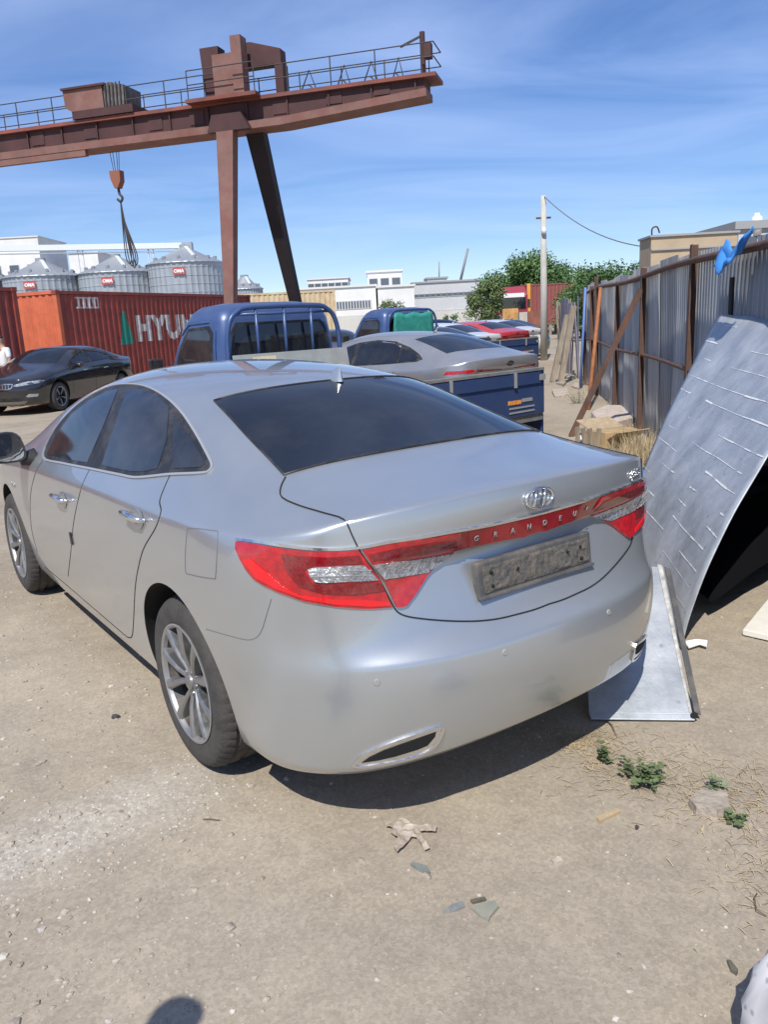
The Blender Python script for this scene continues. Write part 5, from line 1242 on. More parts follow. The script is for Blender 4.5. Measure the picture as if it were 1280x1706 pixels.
# ------------------------------------------------------------------ containers
def container(label, corner, dirv, length, m_side, m_end, base=.15, H=2.9, Wd=2.44, text=None, ncor=None, logo=False):
    """corner = near corner at ground; dirv = direction of the long side that faces the yard; body lies to the left of it"""
    ang = math.atan2(dirv.y, dirv.x); root = empty('shipping_container', (corner.x, corner.y, base), ang); tag(root, label, 'container', 'shipping containers')
    # local x along side, y inward (left), z up; visible side at y=0
    pitch = .278; dep = .036
    def prof(x):
        t = (x % pitch) / pitch
        return 0 if t < .26 else ((t - .26) / .24 * dep if t < .5 else (dep if t < .76 else (1 - (t - .76) / .24) * dep))
    xs = []; x = .12
    k = 0
    while x < length - .12:
        for t in (0, .26, .5, .76): 
            if x + t * pitch < length - .12: xs.append(x + t * pitch)
        x += pitch
    xs.append(length - .12)
    def side(y0, sgn, nm, m):
        b = MB()
        for x in xs:
            d = prof(x - .12 + 1e-6) * sgn
            b.v += [(x, y0 + d, .16), (x, y0 + d, H - .12)]
        for i in range(len(xs) - 1): b.f.append((2 * i, 2 * i + 2, 2 * i + 3, 2 * i + 1))
        return b.build(nm, m, root)
    side(.02, 1, 'side_panel', m_side); side(Wd - .02, -1, 'side_panel', m_side)
    # ends
    for x0, sgn in ((.03, 1), (length - .03, -1)):
        b = MB(); n = 9; w = (Wd - .2) / n
        for q in range(n):
            for t, d in ((0, 0), (.3, 0), (.5, .035), (.8, .035)):
                b.v += [(x0 + sgn * d, .1 + (q + t) * w, .14), (x0 + sgn * d, .1 + (q + t) * w, H - .1)]
        b.v += [(x0, Wd - .1, .14), (x0, Wd - .1, H - .1)]
        for i in range(len(b.v) // 2 - 1): b.f.append((2 * i, 2 * i + 2, 2 * i + 3, 2 * i + 1))
        b.build('end_panel', m_end, root)
    for x0 in (.06, length - .06):
        for y0 in (.06, Wd - .06):
            MB().box((x0, y0, H / 2), (.14, .14, H - .24)).build('corner_post', m_end if x0 < 1 else m_side, root)
            for z0 in (.06, H - .06): MB().box((x0, y0, z0), (.18, .16, .118)).build('corner_casting', m_side, root)
    for y0 in (.05, Wd - .05):
        for z0, hh in ((.08, .15), (H - .06, .10)): MB().box((length / 2, y0, z0), (length - .3, .08, hh)).build('side_rail', m_side, root)
    for x0 in (.05, length - .05):
        for z0, hh in ((.08, .13), (H - .05, .10)): MB().box((x0, Wd / 2, z0), (.08, Wd - .3, hh)).build('end_rail', m_end if x0 < 1 else m_side, root)
    MB().box((length / 2, Wd / 2, H - .05), (length - .1, Wd - .1, .04)).build('roof', m_side, root); MB().box((length / 2, Wd / 2, .10), (length - .1, Wd - .1, .06)).build('container_floor', M_DARK, root)
    for x0 in (.4, length / 2, length - .4): MB().box((x0, Wd / 2, -base / 2 - .003), (.2, Wd, base - .006)).build('sleeper', M_WOOD, root)
    def conform(inside, x0, x1, z0, z1, nm, m, dx=.035, dz=.05):
        b = MB(); nx = int((x1 - x0) / dx); nz_ = int((z1 - z0) / dz); n0 = 0
        for i in range(nx):
            run = None
            for j in range(nz_ + 1):
                f_ = j < nz_ and inside(x0 + (i + .5) * dx, z0 + (j + .5) * dz)
                if f_ and run is None: run = j
                if not f_ and run is not None:
                    xa, xb = x0 + i * dx, x0 + (i + 1) * dx; ya, yb = .02 + prof(xa - .12) - .006, .02 + prof(xb - .12) - .006
                    o_ = len(b.v); b.v += [(xa, ya, z0 + run * dz), (xb, yb, z0 + run * dz), (xb, yb, z0 + j * dz), (xa, ya, z0 + j * dz)]; b.f.append((o_, o_ + 1, o_ + 2, o_ + 3)); run = None
        if b.v: return b.build(nm, m, root)
    if text:
        me = text_mesh(text, 1.25, 0, 1.12, 0, .075); bb = [v.co for v in me.vertices]; bmn = min(p.x for p in bb); bmx = max(p.x for p in bb); zmn = min(p.y for p in bb); zmx = max(p.y for p in bb)
        me.transform(Matrix.Translation((-bmn, -zmn, 0))); bm = bmesh.new(); bm.from_mesh(me); bv_ = BVHTree.FromBMesh(bm); bm.free()
        TX, TZ, TW, TH = text_at; sx, sz = TW / (bmx - bmn), TH / (zmx - zmn)
        ins = lambda x, z: bv_.ray_cast(Vector(((x - TX) / sx, (z - TZ) / sz, 5)), Vector((0, 0, -1)))[0] is not None
        conform(ins, TX, TX + TW, TZ, TZ + TH, 'lettering', mat('container_white', (.62, .60, .56), .7, dirt=(.35, .10, .07), dscale=5, damt=.6))
        tx, tw, tzz, th = TX - 1.0, .74, TZ - .06, 1.12
        conform(lambda x, z: abs(x - tx - tw / 2) < tw / 2 * (1 - (z - tzz) / th * .82), tx, tx + tw, tzz, tzz + th, 'logo_triangle', mat('logo_green', (.02, .24, .17), .6))
        conform(lambda x, z: (int(x / .12) % 2 == 0) or abs(z - 2.55) > .13, 1.5 - .62, 2.0, 2.36, 2.76, 'stencil_panel', MATS['container_white'])
    return root
CD = Vector((.34, .94, 0)).normalized()
M_CRED = mat('container_red', (.31, .058, .040), .6, var=.25, vscale=2, dirt=(.16, .05, .04), dscale=3, damt=.5)
M_CORG = mat('container_orange', (.62, .15, .065), .6, var=.12, vscale=2, dirt=(.42, .10, .05), dscale=3, damt=.5)
M_CRM = mat('container_cream', (.58, .47, .30), .7, var=.15, vscale=2, dirt=(.45, .24, .10), dscale=3, damt=.5)
text_at = (3.85, 1.22, 6.0, .92)
container('red container with white lettering and green triangle and an orange end', Vector((-9.55, 25.3, 0)), CD, 12.19, M_CRED, M_CORG, text='HYUNDAI')
c1 = Vector((-9.72, 22.9, 0)) - CD * 6.06
container('plain red container at the far left edge', c1, CD, 6.06, M_CRED, M_CRED)
c0 = Vector((-9.72, 22.9, 0)) - CD * 6.9 - CD * 12.19
container('long plain red container left of the yard beyond the frame edge', c0, CD, 12.19, M_CRED, M_CORG)
container('cream container seen behind the crane legs', atY(372, 500, 45) * 1 - Vector((0, 0, atY(372, 500, 45).z)), Vector((.985, .17, 0)), 6.06, M_CRM, M_CRM, base=.55)
container('second cream container behind the lettered red one', Vector((-14.2, 43, 0)), Vector((.985, .17, 0)), 6.06, M_CRM, M_CRM, base=.45)

# ------------------------------------------------------------------ gantry crane
def crane():
    M_CR = mat('crane_red', (.22, .065, .045), .7, .0, var=.3, vscale=.8, dirt=(.10, .06, .055), dscale=.7, damt=.75, stretch=(1, 1, 1))
    M_CD = mat('crane_shaded', (.070, .028, .027), .75, var=.3, vscale=1)  # shade on the girder web put into the colour
    M_CP = mat('crane_lit', (.20, .105, .085), .75, var=.25, vscale=1.2, dirt=(.20, .065, .05), dscale=1.4, damt=.7)  # lit tone of the near leg and flange put into the colour
    M_STEEL = mat('dark_steel', (.05, .045, .045), .7)
    o = Vector((-5.2, 31.0, 0)); D = (Vector((2.05, 29.5, 0)) - Vector((-14.3, 34.2, 0))).normalized()
    ang = math.atan2(D.y, D.x); root = empty('gantry_crane', o, ang); tag(root, 'rusty red gantry crane with box beam and walkway rails', 'crane')
    # local x along the beam (right), y away from the camera, z up
    def loc(px, py, Yoff=0.0):   # hit the local plane y=Yoff
        R_ = Matrix.Rotation(-ang, 3, 'Z'); p0 = R_ @ (CAMO - o); d = R_ @ ray(px, py); t = (Yoff - p0.y) / d.y; return p0 + d * t
    zt, zb = 9.36, 8.38
    xl = -16.0; xr = loc(712, 140).x; xk = loc(470, 200).x
    # box girder: web, flanges; underside rises toward the tip
    def seg(nm, pts, y0, y1, m):   # side polygon extruded in depth
        b = MB(); n = len(pts); b.v = [(x, y0, z) for x, z in pts] + [(x, y1, z) for x, z in pts]; b.f = [tuple(range(n)), tuple(range(2 * n - 1, n - 1, -1))] + [(i, n + i, n + (i + 1) % n, (i + 1) % n) for i in range(n)]
        return b.build(nm, m, root)
    seg('girder', [(xl, zb + .25), (xk, zb + .25), (xr - .05, zt - .42), (xr - .05, zt - .12), (xl, zt - .12)], -.15, .75, M_CD)
    seg('top_flange', [(xl, zt - .12), (xr + .35, zt - .12), (xr + .35, zt), (xl, zt)], -.32, .95, M_CR)
    seg('bottom_flange', [(xl, zb), (xk, zb), (xr, zt - .66), (xr, zt - .42), (xk, zb + .25), (xl, zb + .25)], -.22, .82, M_CP)
    seg('rail_beam', [(xl, zb - .22), (loc(148, 265).x, zb - .22), (loc(148, 265).x, zb), (xl, zb)], -.2, .0, M_CP)
    k = 0; x = xl + .8
    while x < xr - .3:
        zz = zb + .25 if x < xk else zb + .25 + (zt - .42 - zb - .25) * (x - xk) / (xr - .05 - xk)
        MB().box((x, -.19, (zz + zt - .12) / 2), (.05, .08, zt - .12 - zz - .02)).build('web_stiffener', M_CD, root); x += 1.5
    for px_ in (60, 150, 260, 330, 470, 560, 640):
        xx = loc(px_, 180).x; zz = zb + .3 if xx < xk else zb + .3 + (zt - .4 - zb - .3) * (xx - xk) / (xr - xk)
        MB().box((xx, -.165, (zz + zt - .14) / 2), (.55, .03, (zt - .16 - zz) * .86)).build('splice_plate', M_CD, root)
    # walkway railing
    for yy in (-.3, .92):
        for h in (.45, .88): MB().tube([(xl, yy, zt + h), (xr + .3, yy, zt + h)], .02, 5).build('handrail', M_STEEL, root)
        x = xl + .3
        while x < xr + .3: MB().tube([(x, yy, zt), (x, yy, zt + .88)], .022, 5).build('railing_post', M_STEEL, root); x += 1.55
    MB().tube([(xr + .3, -.3, zt + .88), (xr + .3, .92, zt + .88)], .022, 5).build('handrail', M_STEEL, root)
    MB().tube([(xr + .3, -.3, zt + .45), (xr + .3, .92, zt + .45)], .022, 5).build('handrail', M_STEEL, root)
    # cable festoon on the cantilever
    for (p, q) in ((498, 520), (560, 578), (605, 625), (655, 668)):
        a, b2, c = loc(p - 8, 138), loc((p + q) / 2 - 2, 122), loc(q, 134); zl = zt + .04
        MB().tube([(a.x, .5, zl), (b2.x, .5, zl + .75), (c.x, .5, zl), (c.x - .3, .5, zl + .3), (a.x + .3, .5, zl + .3)], .03, 5).build('festoon_loop', M_STEEL, root)
    xm = loc(703, 100).x; MB().tube([(xm, .2, zt), (xm, .2, zt + 1.35)], .09, 8).build('end_mast', M_CD, root); MB().bar((xm, .2, zt + 1.25), (xm - .75, .2, zt + 1.0), .06).build('mast_arm', M_STEEL, root)
    MB().box((xm + .2, .15, zt + .75), (.22, .3, .45)).build('lamp_box', M_CD, root)
    # portal head above the beam
    x0, x1 = loc(347, 130).x, loc(372, 130).x
    seg('head_post', [(x0 - .05, zt), (x0 + .42, zt), (x0 + .55, zt + 1.75), (x0 - .15, zt + 1.75)], -.2, .35, M_CD)
    seg('head_plate', [(loc(362, 130).x, zt), (loc(398, 130).x, zt), (loc(398, 130).x, zt + 1.45), (loc(362, 130).x, zt + 1.45)], -.32, -.12, M_CP)
    xa, xb = loc(397, 120).x, loc(414, 120).x; seg('head_post', [(xa, zt), (xb, zt), (xb, zt + 1.9), (xa, zt + 1.9)], -.5, 0, M_CP)
    seg('head_beam', [(xa + .02, zt + 1.1), (xb + 1.1, zt + 1.1), (xb + 1.1, zt + 1.55), (xb, zt + 1.88), (xa + .02, zt + 1.88)], .3, .8, M_CD)
    seg('head_post', [(xb + .85, zt), (xb + 1.15, zt), (xb + 1.15, zt + 1.1), (xb + .85, zt + 1.1)], .3, .8, M_CD)
    # landing plate below
    seg('landing', [(loc(325, 170).x, zt - .06), (loc(440, 160).x, zt - .06), (loc(440, 160).x, zt + .06), (loc(325, 170).x, zt + .06)], -.75, -.33, M_CR)
    for xx in (loc(330, 170).x, loc(438, 150).x): MB().tube([(xx, -.72, zt + .06), (xx, -.72, zt + .95)], .02, 5).build('railing_post', M_STEEL, root)
    for h in (.55, 1.0): MB().tube([(loc(330, 170).x, -.72, zt + h - .05), (loc(438, 150).x, -.72, zt + h - .05)], .02, 5).build('handrail', M_STEEL, root)
    # legs: tapered boxes splayed in depth
    def leg(top, bot, wt, wb_, dt, db, m):
        b = MB(); p = []
        for c, w, d in ((bot, wb_, db), (top, wt, dt)): p += [Vector(c) + Vector((sx * w / 2, sy * d / 2, 0)) for sx, sy in ((-1, -1), (1, -1), (1, 1), (-1, 1))]
        return b.hexa(p).build('leg', m, root)
    lx = loc(380, 215, -.3).x
    leg((lx - .05, -.3, zb - .0), (loc(384, 505, -1.25).x + .03, -1.6, .6), .64, .26, .42, .34, M_CP)
    fx0 = loc(438, 222, 1.3).x; fx1 = loc(481, 500, 3.4).x + .25
    leg((fx0, .7, zb + .05), (fx1, 4.4, .6), .66, .32, .45, .38, mat('crane_leg_shaded', (.022, .017, .019), .75, var=.3, vscale=1))  # far leg: its shade is put into the near-black colour
    seg('cross_tie', [(fx1 - .4, .35), (fx1 + .3, .35), (fx1 + .3, .75), (fx1 - .4, .75)], 3.2, 5.4, M_CD); seg('cross_tie', [(lx - .5, .35), (lx + .6, .35), (lx + .6, .75), (lx - .5, .75)], -2.6, -.6, M_CD)
    for xx, yy in ((lx, -2.2), (lx, -1.0), (fx1, 3.6), (fx1, 5.0)): MB().lathe([(.001, -.06), (.34, -.06), (.36, -.03), (.36, .03), (.34, .06), (.001, .06)], 20, Matrix.Translation((xx, yy, .36)) @ Matrix.Rotation(math.pi / 2, 4, 'Y')).build('travel_wheel', M_STEEL, root)
    seg('bracket', [(lx - .7, zb - .05), (lx + .9, zb - .05), (lx + .6, zb + .5), (lx - .5, zb + .5)], -.52, -.23, M_CD)
    # trolley house
    ta, tb = loc(112, 170).x, loc(180, 170).x
    seg('trolley_house', [(ta + .45, zt + .25), (tb + .05, zt + .28), (tb + .05, zt + 1.0), (ta + .12, zt + 1.0), (ta + .15, zt + .42)], -.4, .9, M_CP)
    seg('trolley_roof', [(ta + .08, zt + 1.0), (tb + .2, zt + 1.0), (tb + .2, zt + 1.07), (ta + .08, zt + 1.07)], -.48, 1.0, M_CD)
    seg('trolley_frame', [(ta + .4, zt + .02), (tb + 1.2, zt + .02), (tb + 1.2, zt + .28), (ta + .4, zt + .28)], -.4, 1.0, M_CD)
    seg('hoist_drum', [(tb + .07, zt + .3), (tb + .85, zt + .3), (tb + .9, zt + .95), (tb + .3, zt + 1.1), (tb + .07, zt + .98)], -.35, .8, mat('hoist_grey', (.14, .13, .12), .8, var=.5, vscale=5))
    for q in range(5): MB().tube([(tb + .15 + .15 * q, -.4, zt + .3), (tb + .2 + .15 * q, -.42, zt + 1.05)], .025, 5).build('cable', M_STEEL, root)
    # hoist ropes and block
    hx = loc(190, 297).x; hz = loc(190, 297).z
    for dx_ in (-.18, -.06, .10, .20): MB().tube([(hx + dx_, .2, zb - .1), (hx + dx_ * .6, .2, hz + .25)], .012, 4).build('hoist_rope', M_STEEL, root)
    hb = seg('hook_block', [(hx - .22, hz + .28), (hx + .22, hz + .28), (hx + .2, hz - .1), (hx + .06, hz - .33), (hx - .08, hz - .33), (hx - .2, hz)], .05, .35, mat('hook_rust', (.26, .10, .06), .7))
    MB().tube(crom([(hx, .2, hz - .3), (hx + .02, .2, hz - .52), (hx + .12, .2, hz - .66), (hx + .04, .2, hz - .8), (hx - .1, .2, hz - .7)], 4), .05, 6).build('hook', M_STEEL, hb, True)
    R3 = Matrix.Rotation(ang, 3, 'Z'); hw = o + R3 @ Vector((hx, .2, hz - .74))
    sl_root = empty('wire_sling', hw); zb2 = loc(204, 447).z - hw.z
    for dx_, low in ((-.05, .93), (.05, .97), (.16, 1.0), (.26, .96)):
        pts = [Vector((.02, 0, 0)), Vector((dx_ * .35, .03, zb2 * .35)), Vector((dx_ * .9, .05, zb2 * .8)), Vector((dx_ * .8 + .12, .0, zb2 * low)), Vector((dx_ * .7 + .24, -.05, zb2 * .8)), Vector((.09, -.03, zb2 * .3)), Vector((.03, 0, 0))]
        MB().tube(crom(pts, 4), .022, 5).build('rope_loop', M_STEEL, sl_root, True)
    tag(sl_root, 'loops of dark wire sling hanging from the crane hook', 'sling')
crane()

# ------------------------------------------------------------------ silos
M_SILO = mat('silo_steel', (.40, .43, .46), .5, .45, var=.12, vscale=.4)
M_SILOR = mat('silo_roof', (.36, .38, .40), .5, .45, var=.1, vscale=.4)
M_SIGN = mat('red_sign', (.48, .09, .08), .7)
def silo_proto(R_, eave, apex):
    root = empty('grain_silo', (0, 0, 0)); n = 120
    b = MB(); prof = [(R_, 0)]
    z = 0
    while z < eave: prof += [(R_, z), (R_, min(eave, z + 1.0)), (R_ + .05, min(eave, z + 1.02)), (R_ + .05, min(eave, z + 1.10))]; z += 1.12
    b.lathe(prof, n, None, lambda j, k, r: r + (.10 if k % 3 == 0 else 0)); b.build('wall', M_SILO, root)
    b = MB(); b.lathe([(R_ + .25, eave - .05), (R_ + .2, eave + .05), (R_ * .55, eave + (apex - eave) * .46), (.7, apex - .15), (.7, apex + .25), (.01, apex + .35)], 72, None, lambda j, k, r: r * (1.012 if k % 2 else 1)); b.build('roof', M_SILOR, root)
    for k in range(12):
        a = 2 * math.pi * k / 12; MB().lathe([(.25, 0), (.28, .35), (.001, .45)], 8, Matrix.Translation((R_ * .8 * math.cos(a), R_ * .8 * math.sin(a), eave + (apex - eave) * .22))).build('roof_vent', M_SILOR, root)
    ld = MB(); ld.bar((R_ * .99 * math.cos(-1.0), R_ * .99 * math.sin(-1.0), eave), (.6 * math.cos(-1.0), .6 * math.sin(-1.0), apex), .5, .12); ld.build('roof_ladder', mat('silo_ladder', (.6, .62, .63), .5), root)
    sg = empty('tmp'); bpy.data.objects.remove(sg)
    s = MB().box((.2, -R_ - .25, eave - 1.25), (1.6, .12, .9)).build('sign', M_SIGN, root)
    me = text_mesh('OMA', .6, .02, 1.0, .15, .03); me.transform(Matrix.Translation((.2, -R_ - .33, eave - 1.25)) @ Matrix.Rotation(math.pi / 2, 4, 'X')); link('sign_lettering', me, M_WHITE, s)
    return root
YS = 120
sp = silo_proto(5.3, 10.7, 13.1)
silo_c = [(72, 'left'), (197, 'mid'), (312, 'right'), (-45, 'far')]
labels = {'left': 'grain silo below the white building, third from the crane leg', 'mid': 'grain silo behind the hanging sling, second from the crane leg', 'right': 'grain silo nearest the crane leg', 'far': 'grain silo cut off by the left edge'}
for i, (px, key) in enumerate(silo_c):
    o = sp if i == 0 else copy_tree(sp); p = atY(px, 470, YS + (2 if key == 'far' else 0)); o.location = (p.x, p.y, -.6 if key != 'right' else .2); tag(o, labels[key], 'silo', 'row of grain silos')
def small_silo():
    o = silo_proto(3.0, 9.0, 11.2); p = atY(408, 475, 150); o.location = (p.x, p.y, -.6); tag(o, 'small silo peeking out between the crane legs', 'silo', 'row of grain silos'); 
    for c in list(o.children):
        if c.name.startswith('sign'):
            for d in list(c.children): bpy.data.objects.remove(d)
            bpy.data.objects.remove(c)
small_silo()
def conveyor():
    a, b = atY(-40, 415, 120), atY(312, 409, 120); root = empty('conveyor', (a.x, a.y, a.z)); d = b - a
    MB().bar((0, 0, 0), d, .9, .75).build('conveyor_casing', mat('conveyor_white', (.66, .70, .72), .5), root); MB().bar((0, 0, -.75), d + Vector((0, 0, -.75)), .5, .12).build('lower_truss', M_SILO, root)
    for px in (132, 250):
        p = atY(px, 412, 120) - a; q = MB()
        for dx_ in (-.35, .35): q.tube([(p.x + dx_, 0, p.z), (p.x + dx_, 0, -a.z)], .09, 5)
        for k in range(9): q.tube([(p.x - .35, 0, p.z - k * 1.3), (p.x + .35, 0, p.z - (k + 1) * 1.3)], .04, 4)
        q.build('support_tower', mat('tower_white', (.6, .62, .64), .6), root)
    MB().box(d + Vector((0, 0, -.2)), (1.4, 1.2, 1.2)).build('drive_head', M_SILO, root)
    tag(root, 'long pale conveyor bridge running across the silo tops', 'conveyor')
conveyor()

# ------------------------------------------------------------------ buildings
M_BW = mat('white_render', (.74, .74, .72), .85, var=.06, vscale=.3, dirt=(.55, .52, .47), dscale=.25, damt=.35)
M_BG = mat('grey_render', (.52, .53, .54), .85, var=.08, vscale=.3)
M_BBE = mat('beige_brick', (.46, .36, .24), .9, var=.12, vscale=1.5)
M_WIN = mat('far_window', (.10, .12, .14), .2)
M_ROOF = mat('roof_edge', (.33, .33, .33), .8)
def building(label, px0, px1, py_top, Y, depth=12, m=None, wins=(), strips=(), ang=0.0, name='building', roof=True):
    """front wall spans px0..px1 at distance Y; wins: rows (z fraction, count, w, h)"""
    a, b = atY(px0, py_top, Y), atY(px1, py_top, Y); W_ = b.x - a.x; H = (a.z + b.z) / 2; m = m or M_BW
    root = empty(name, (a.x, a.y, 0), ang); tag(root, label, 'building')
    MB().box((W_ / 2, depth / 2, H / 2), (W_, depth, H)).build('wall', m, root)
    if roof: MB().box((W_ / 2, depth / 2, H + .12), (W_ + .4, depth + .4, .24)).build('roof', M_ROOF if m is not M_BW else mat('white_parapet', (.66, .66, .64), .8), root)
    for z, n, w, h in wins:
        for k in range(n):
            x = W_ * (k + .5) / n; f = MB().box((x, -.02, z), (w + .2, .12, h + .2)).build('window', M_BG, root); MB().box((0, 0, 0), (w, .08, h)).build('pane', M_WIN, f).location = (x, -.06, z)
    for z, x0, x1, h, n in strips:
        f = MB().box((W_ * (x0 + x1) / 2, -.02, z), (W_ * (x1 - x0) + .2, .12, h + .2)).build('window_band', M_BG, root)
        for k in range(n):
            w = W_ * (x1 - x0) / n; MB().box((W_ * x0 + w * (k + .5), -.07, z), (w - .16, .06, h)).build('pane', M_WIN, f)
    return root, W_, H
building('long white factory hall with a dark window band', 490, 626, 480, 110, 30, M_BW, (), ((3.9, .22, .93, .9, 20), (1.4, .55, .95, .9, 14)))
building('white three-window block rising behind the factory hall', 612, 669, 453, 116, 14, M_BW, ((6.9, 3, 1.1, .9),))
building('white annex between the tall block and the grey hall', 629, 690, 478, 108, 10, M_BW, ((2.6, 5, .7, .8),))
building('distant white block with small windows left of the tall block', 512, 580, 465, 150, 12, M_BW, ((8.2, 6, 1.0, 1.0),))
building('grey shed wall with a row of small vents', 688, 800, 470, 125, 20, M_BG, ((5.0, 12, .7, .4),), ((2.3, .02, .98, .8, 20),))
building('penthouse on the grey shed roof', 712, 745, 464, 135, 6, M_BG, ((7.0, 2, 1.3, .5),))
building('low pale yard wall in the distance', 560, 830, 520, 75, .3, mat('yard_wall', (.56, .55, .50), .9, var=.1, vscale=.6), (), (), 0, 'yard_wall', False)
building('white building above the leftmost silos', -30, 62, 397, 170, 15, M_BW, ((15.5, 3, 1.8, 1.6), (11.5, 3, 1.8, 1.6)), ())
building('small white block between two silos', 113, 162, 422, 175, 10, M_BW, (), ((13.2, .05, .95, .4, 6),))
bo, bw, bh = building('beige brick building behind the near fence', 1086, 1228, 392, 21, 1.0, M_BBE, (), (), rad(-2), 'building', False)
MB().box((bw / 2, .5, bh + .028), (bw + .08, 1.1, .05)).build('coping', M_ROOF, bo); MB().box((bw / 2, -.02, bh - .3), (bw, .06, .035)).build('string_course', M_ROOF, bo); MB().tube(crom([(.02, .0, bh), (.0, -.05, bh + .2), (.12, -.05, bh + .24), (.2, 0, bh + .1)], 4), .02, 6).build('bracket_loop', M_RUST, bo)
building('pale block with a water tank at the right edge', 1232, 1330, 380, 27, 6, M_BG, ((3.4, 3, .5, .5),))
def mast(px, py0, py1, Y, r, label, tilt=0):
    a, b = atY(px, py0, Y), atY(px + tilt, py1, Y); pole_thing('mast', (a.x, a.y, a.z), (b.x, b.y, b.z), r, mat('mast_steel', (.25, .26, .28), .6), label, 'mast')
mast(768, 466, 414, 140, .22, 'slanted crane jib behind the grey shed', 12); mast(732, 466, 436, 138, .10, 'thin antenna mast on the grey shed')
def tank():
    p = atY(1262, 365, 27); b = MB(); b.lathe([(.001, -.5), (.16, -.5), (.17, -.1), (.17, .05), (.08, .12), (.08, .18), (.001, .19)], 20); o = b.build('water_tank', M_WHITE, None, True); o.location = p; tag(o, 'small white water tank on the roof at right', 'tank')
tank()
# concrete pole + wire
def power_pole():
    b0, t0 = Vector((atz(907, 600, 0).x, 28.84, 0)), atY(906, 326, 28.84); root = empty('power_pole', b0); d = t0 - b0
    MB().tube([(0, 0, 0), d * .5, d], [.13, .115, .09], 10).build('pole', mat('pole_concrete', (.50, .48, .42), .9, var=.15, vscale=2), root, True)
    MB().box(d * .87, (.5, .06, .06)).build('cross_arm', M_RUST, root); MB().lathe([(.001, 0), (.07, .02), (.09, .14), (.05, .22), (.001, .24)], 12, Matrix.Translation(d * .77 + Vector((-.02, -.16, 0)))).build('lamp', M_WHITE, root, True)
    tag(root, 'pale concrete power pole standing beyond the parked cars', 'pole')
    e = atY(1082, 412, 22); b = MB(); pts = []
    for k in range(13): t = k / 12; p = t0.lerp(e, t) + Vector((0, 0, -.55 * 4 * t * (1 - t) * .6)); pts.append(p - t0)
    b.tube(pts, .016, 5); o = b.build('power_line', mat('cable_grey', (.16, .17, .18), .7), None, True); o.location = t0; tag(o, 'sagging cable from the pole top to the beige building', 'cable')
power_pole()
# container truck far away
def far_truck():
    a = atY(824, 510, 58); root = empty('container_truck', (a.x, a.y, 0), rad(-4)); M_T = mat('truck_red', (.30, .03, .05), .4, coat=.4)
    MB().box((1.15, 1.1, 2.0), (2.4, 2.0, 2.0)).build('cab', M_T, root, False, None, .12)
    MB().hexa([Vector(p) for p in ((.05, .15, 3.0), (2.3, .15, 3.0), (2.3, 2.0, 3.0), (.05, 2.0, 3.0), (.25, .6, 3.5), (2.2, .6, 3.5), (2.2, 2.0, 3.55), (.25, 2.0, 3.55))]).build('roof_fairing', M_T, root, False, None, .06)
    MB().box((1.15, .08, 2.35), (2.1, .05, .75)).build('windscreen', M_GLASS, root); MB().box((1.15, .05, 2.9), (1.9, .05, .28)).build('sun_visor', M_WHITE, root); MB().box((1.15, .05, 1.35), (2.0, .08, .5)).build('grille', M_GREYPL, root)
    for x in (.25, 2.05): MB().box((x, .04, 1.1), (.35, .06, .2)).build('headlamp', M_CLEAR, root)
    for x in (-.1, 2.42): MB().box((x, .3, 2.3), (.2, .12, .6)).build('door_mirror', M_BLACK, root)
    MB().box((2.62, 3.0, 2.45), (.24, 2.2, 2.5)).build('stripe_panel', mat('orange_panel', (.72, .33, .05), .6), root)
    for x in (.15, 2.15):
        for y in (.9, 3.6, 7.5, 8.8): MB().lathe([(.001, -.13), (.5, -.13), (.52, -.05), (.52, .05), (.5, .13), (.001, .13)], 18, Matrix.Translation((x, y, .52)) @ Matrix.Rotation(math.pi / 2, 4, 'Y')).build('wheel', M_TYRE, root)
    MB().box((1.15, 5.5, 1.05), (1.0, 9.0, .25)).build('chassis', M_DARK, root)
    tag(root, 'dark red truck cab with orange stripe facing the camera', 'truck')
far_truck()
container('dull red container behind the truck cab with orange stripe', atY(878, 500, 60) * 1 - Vector((0, 0, atY(878, 500, 60).z)), Vector((.985, .17, 0)), 3.6, mat('container_dull', (.25, .075, .065), .7, var=.15), MATS['container_dull'], base=.75)
building('rusty red sheet gate by the scrap boards', 879, 905, 518, 34, .12, mat('rust_gate', (.24, .09, .06), .8, var=.5, vscale=2), (), (), 0, 'sheet_gate', False)
building('pale gate pillar left of the rusty sheet gate', 866, 879, 520, 34, .4, mat('pillar_render', (.50, .45, .38), .9, var=.15), (), (), 0, 'gate_pillar', False)
building('orange and white notice board before the truck', 838, 864, 514, 36, .1, mat('notice_orange', (.55, .30, .10), .7, var=.4, vscale=3), (), (), 0, 'notice_board', False)

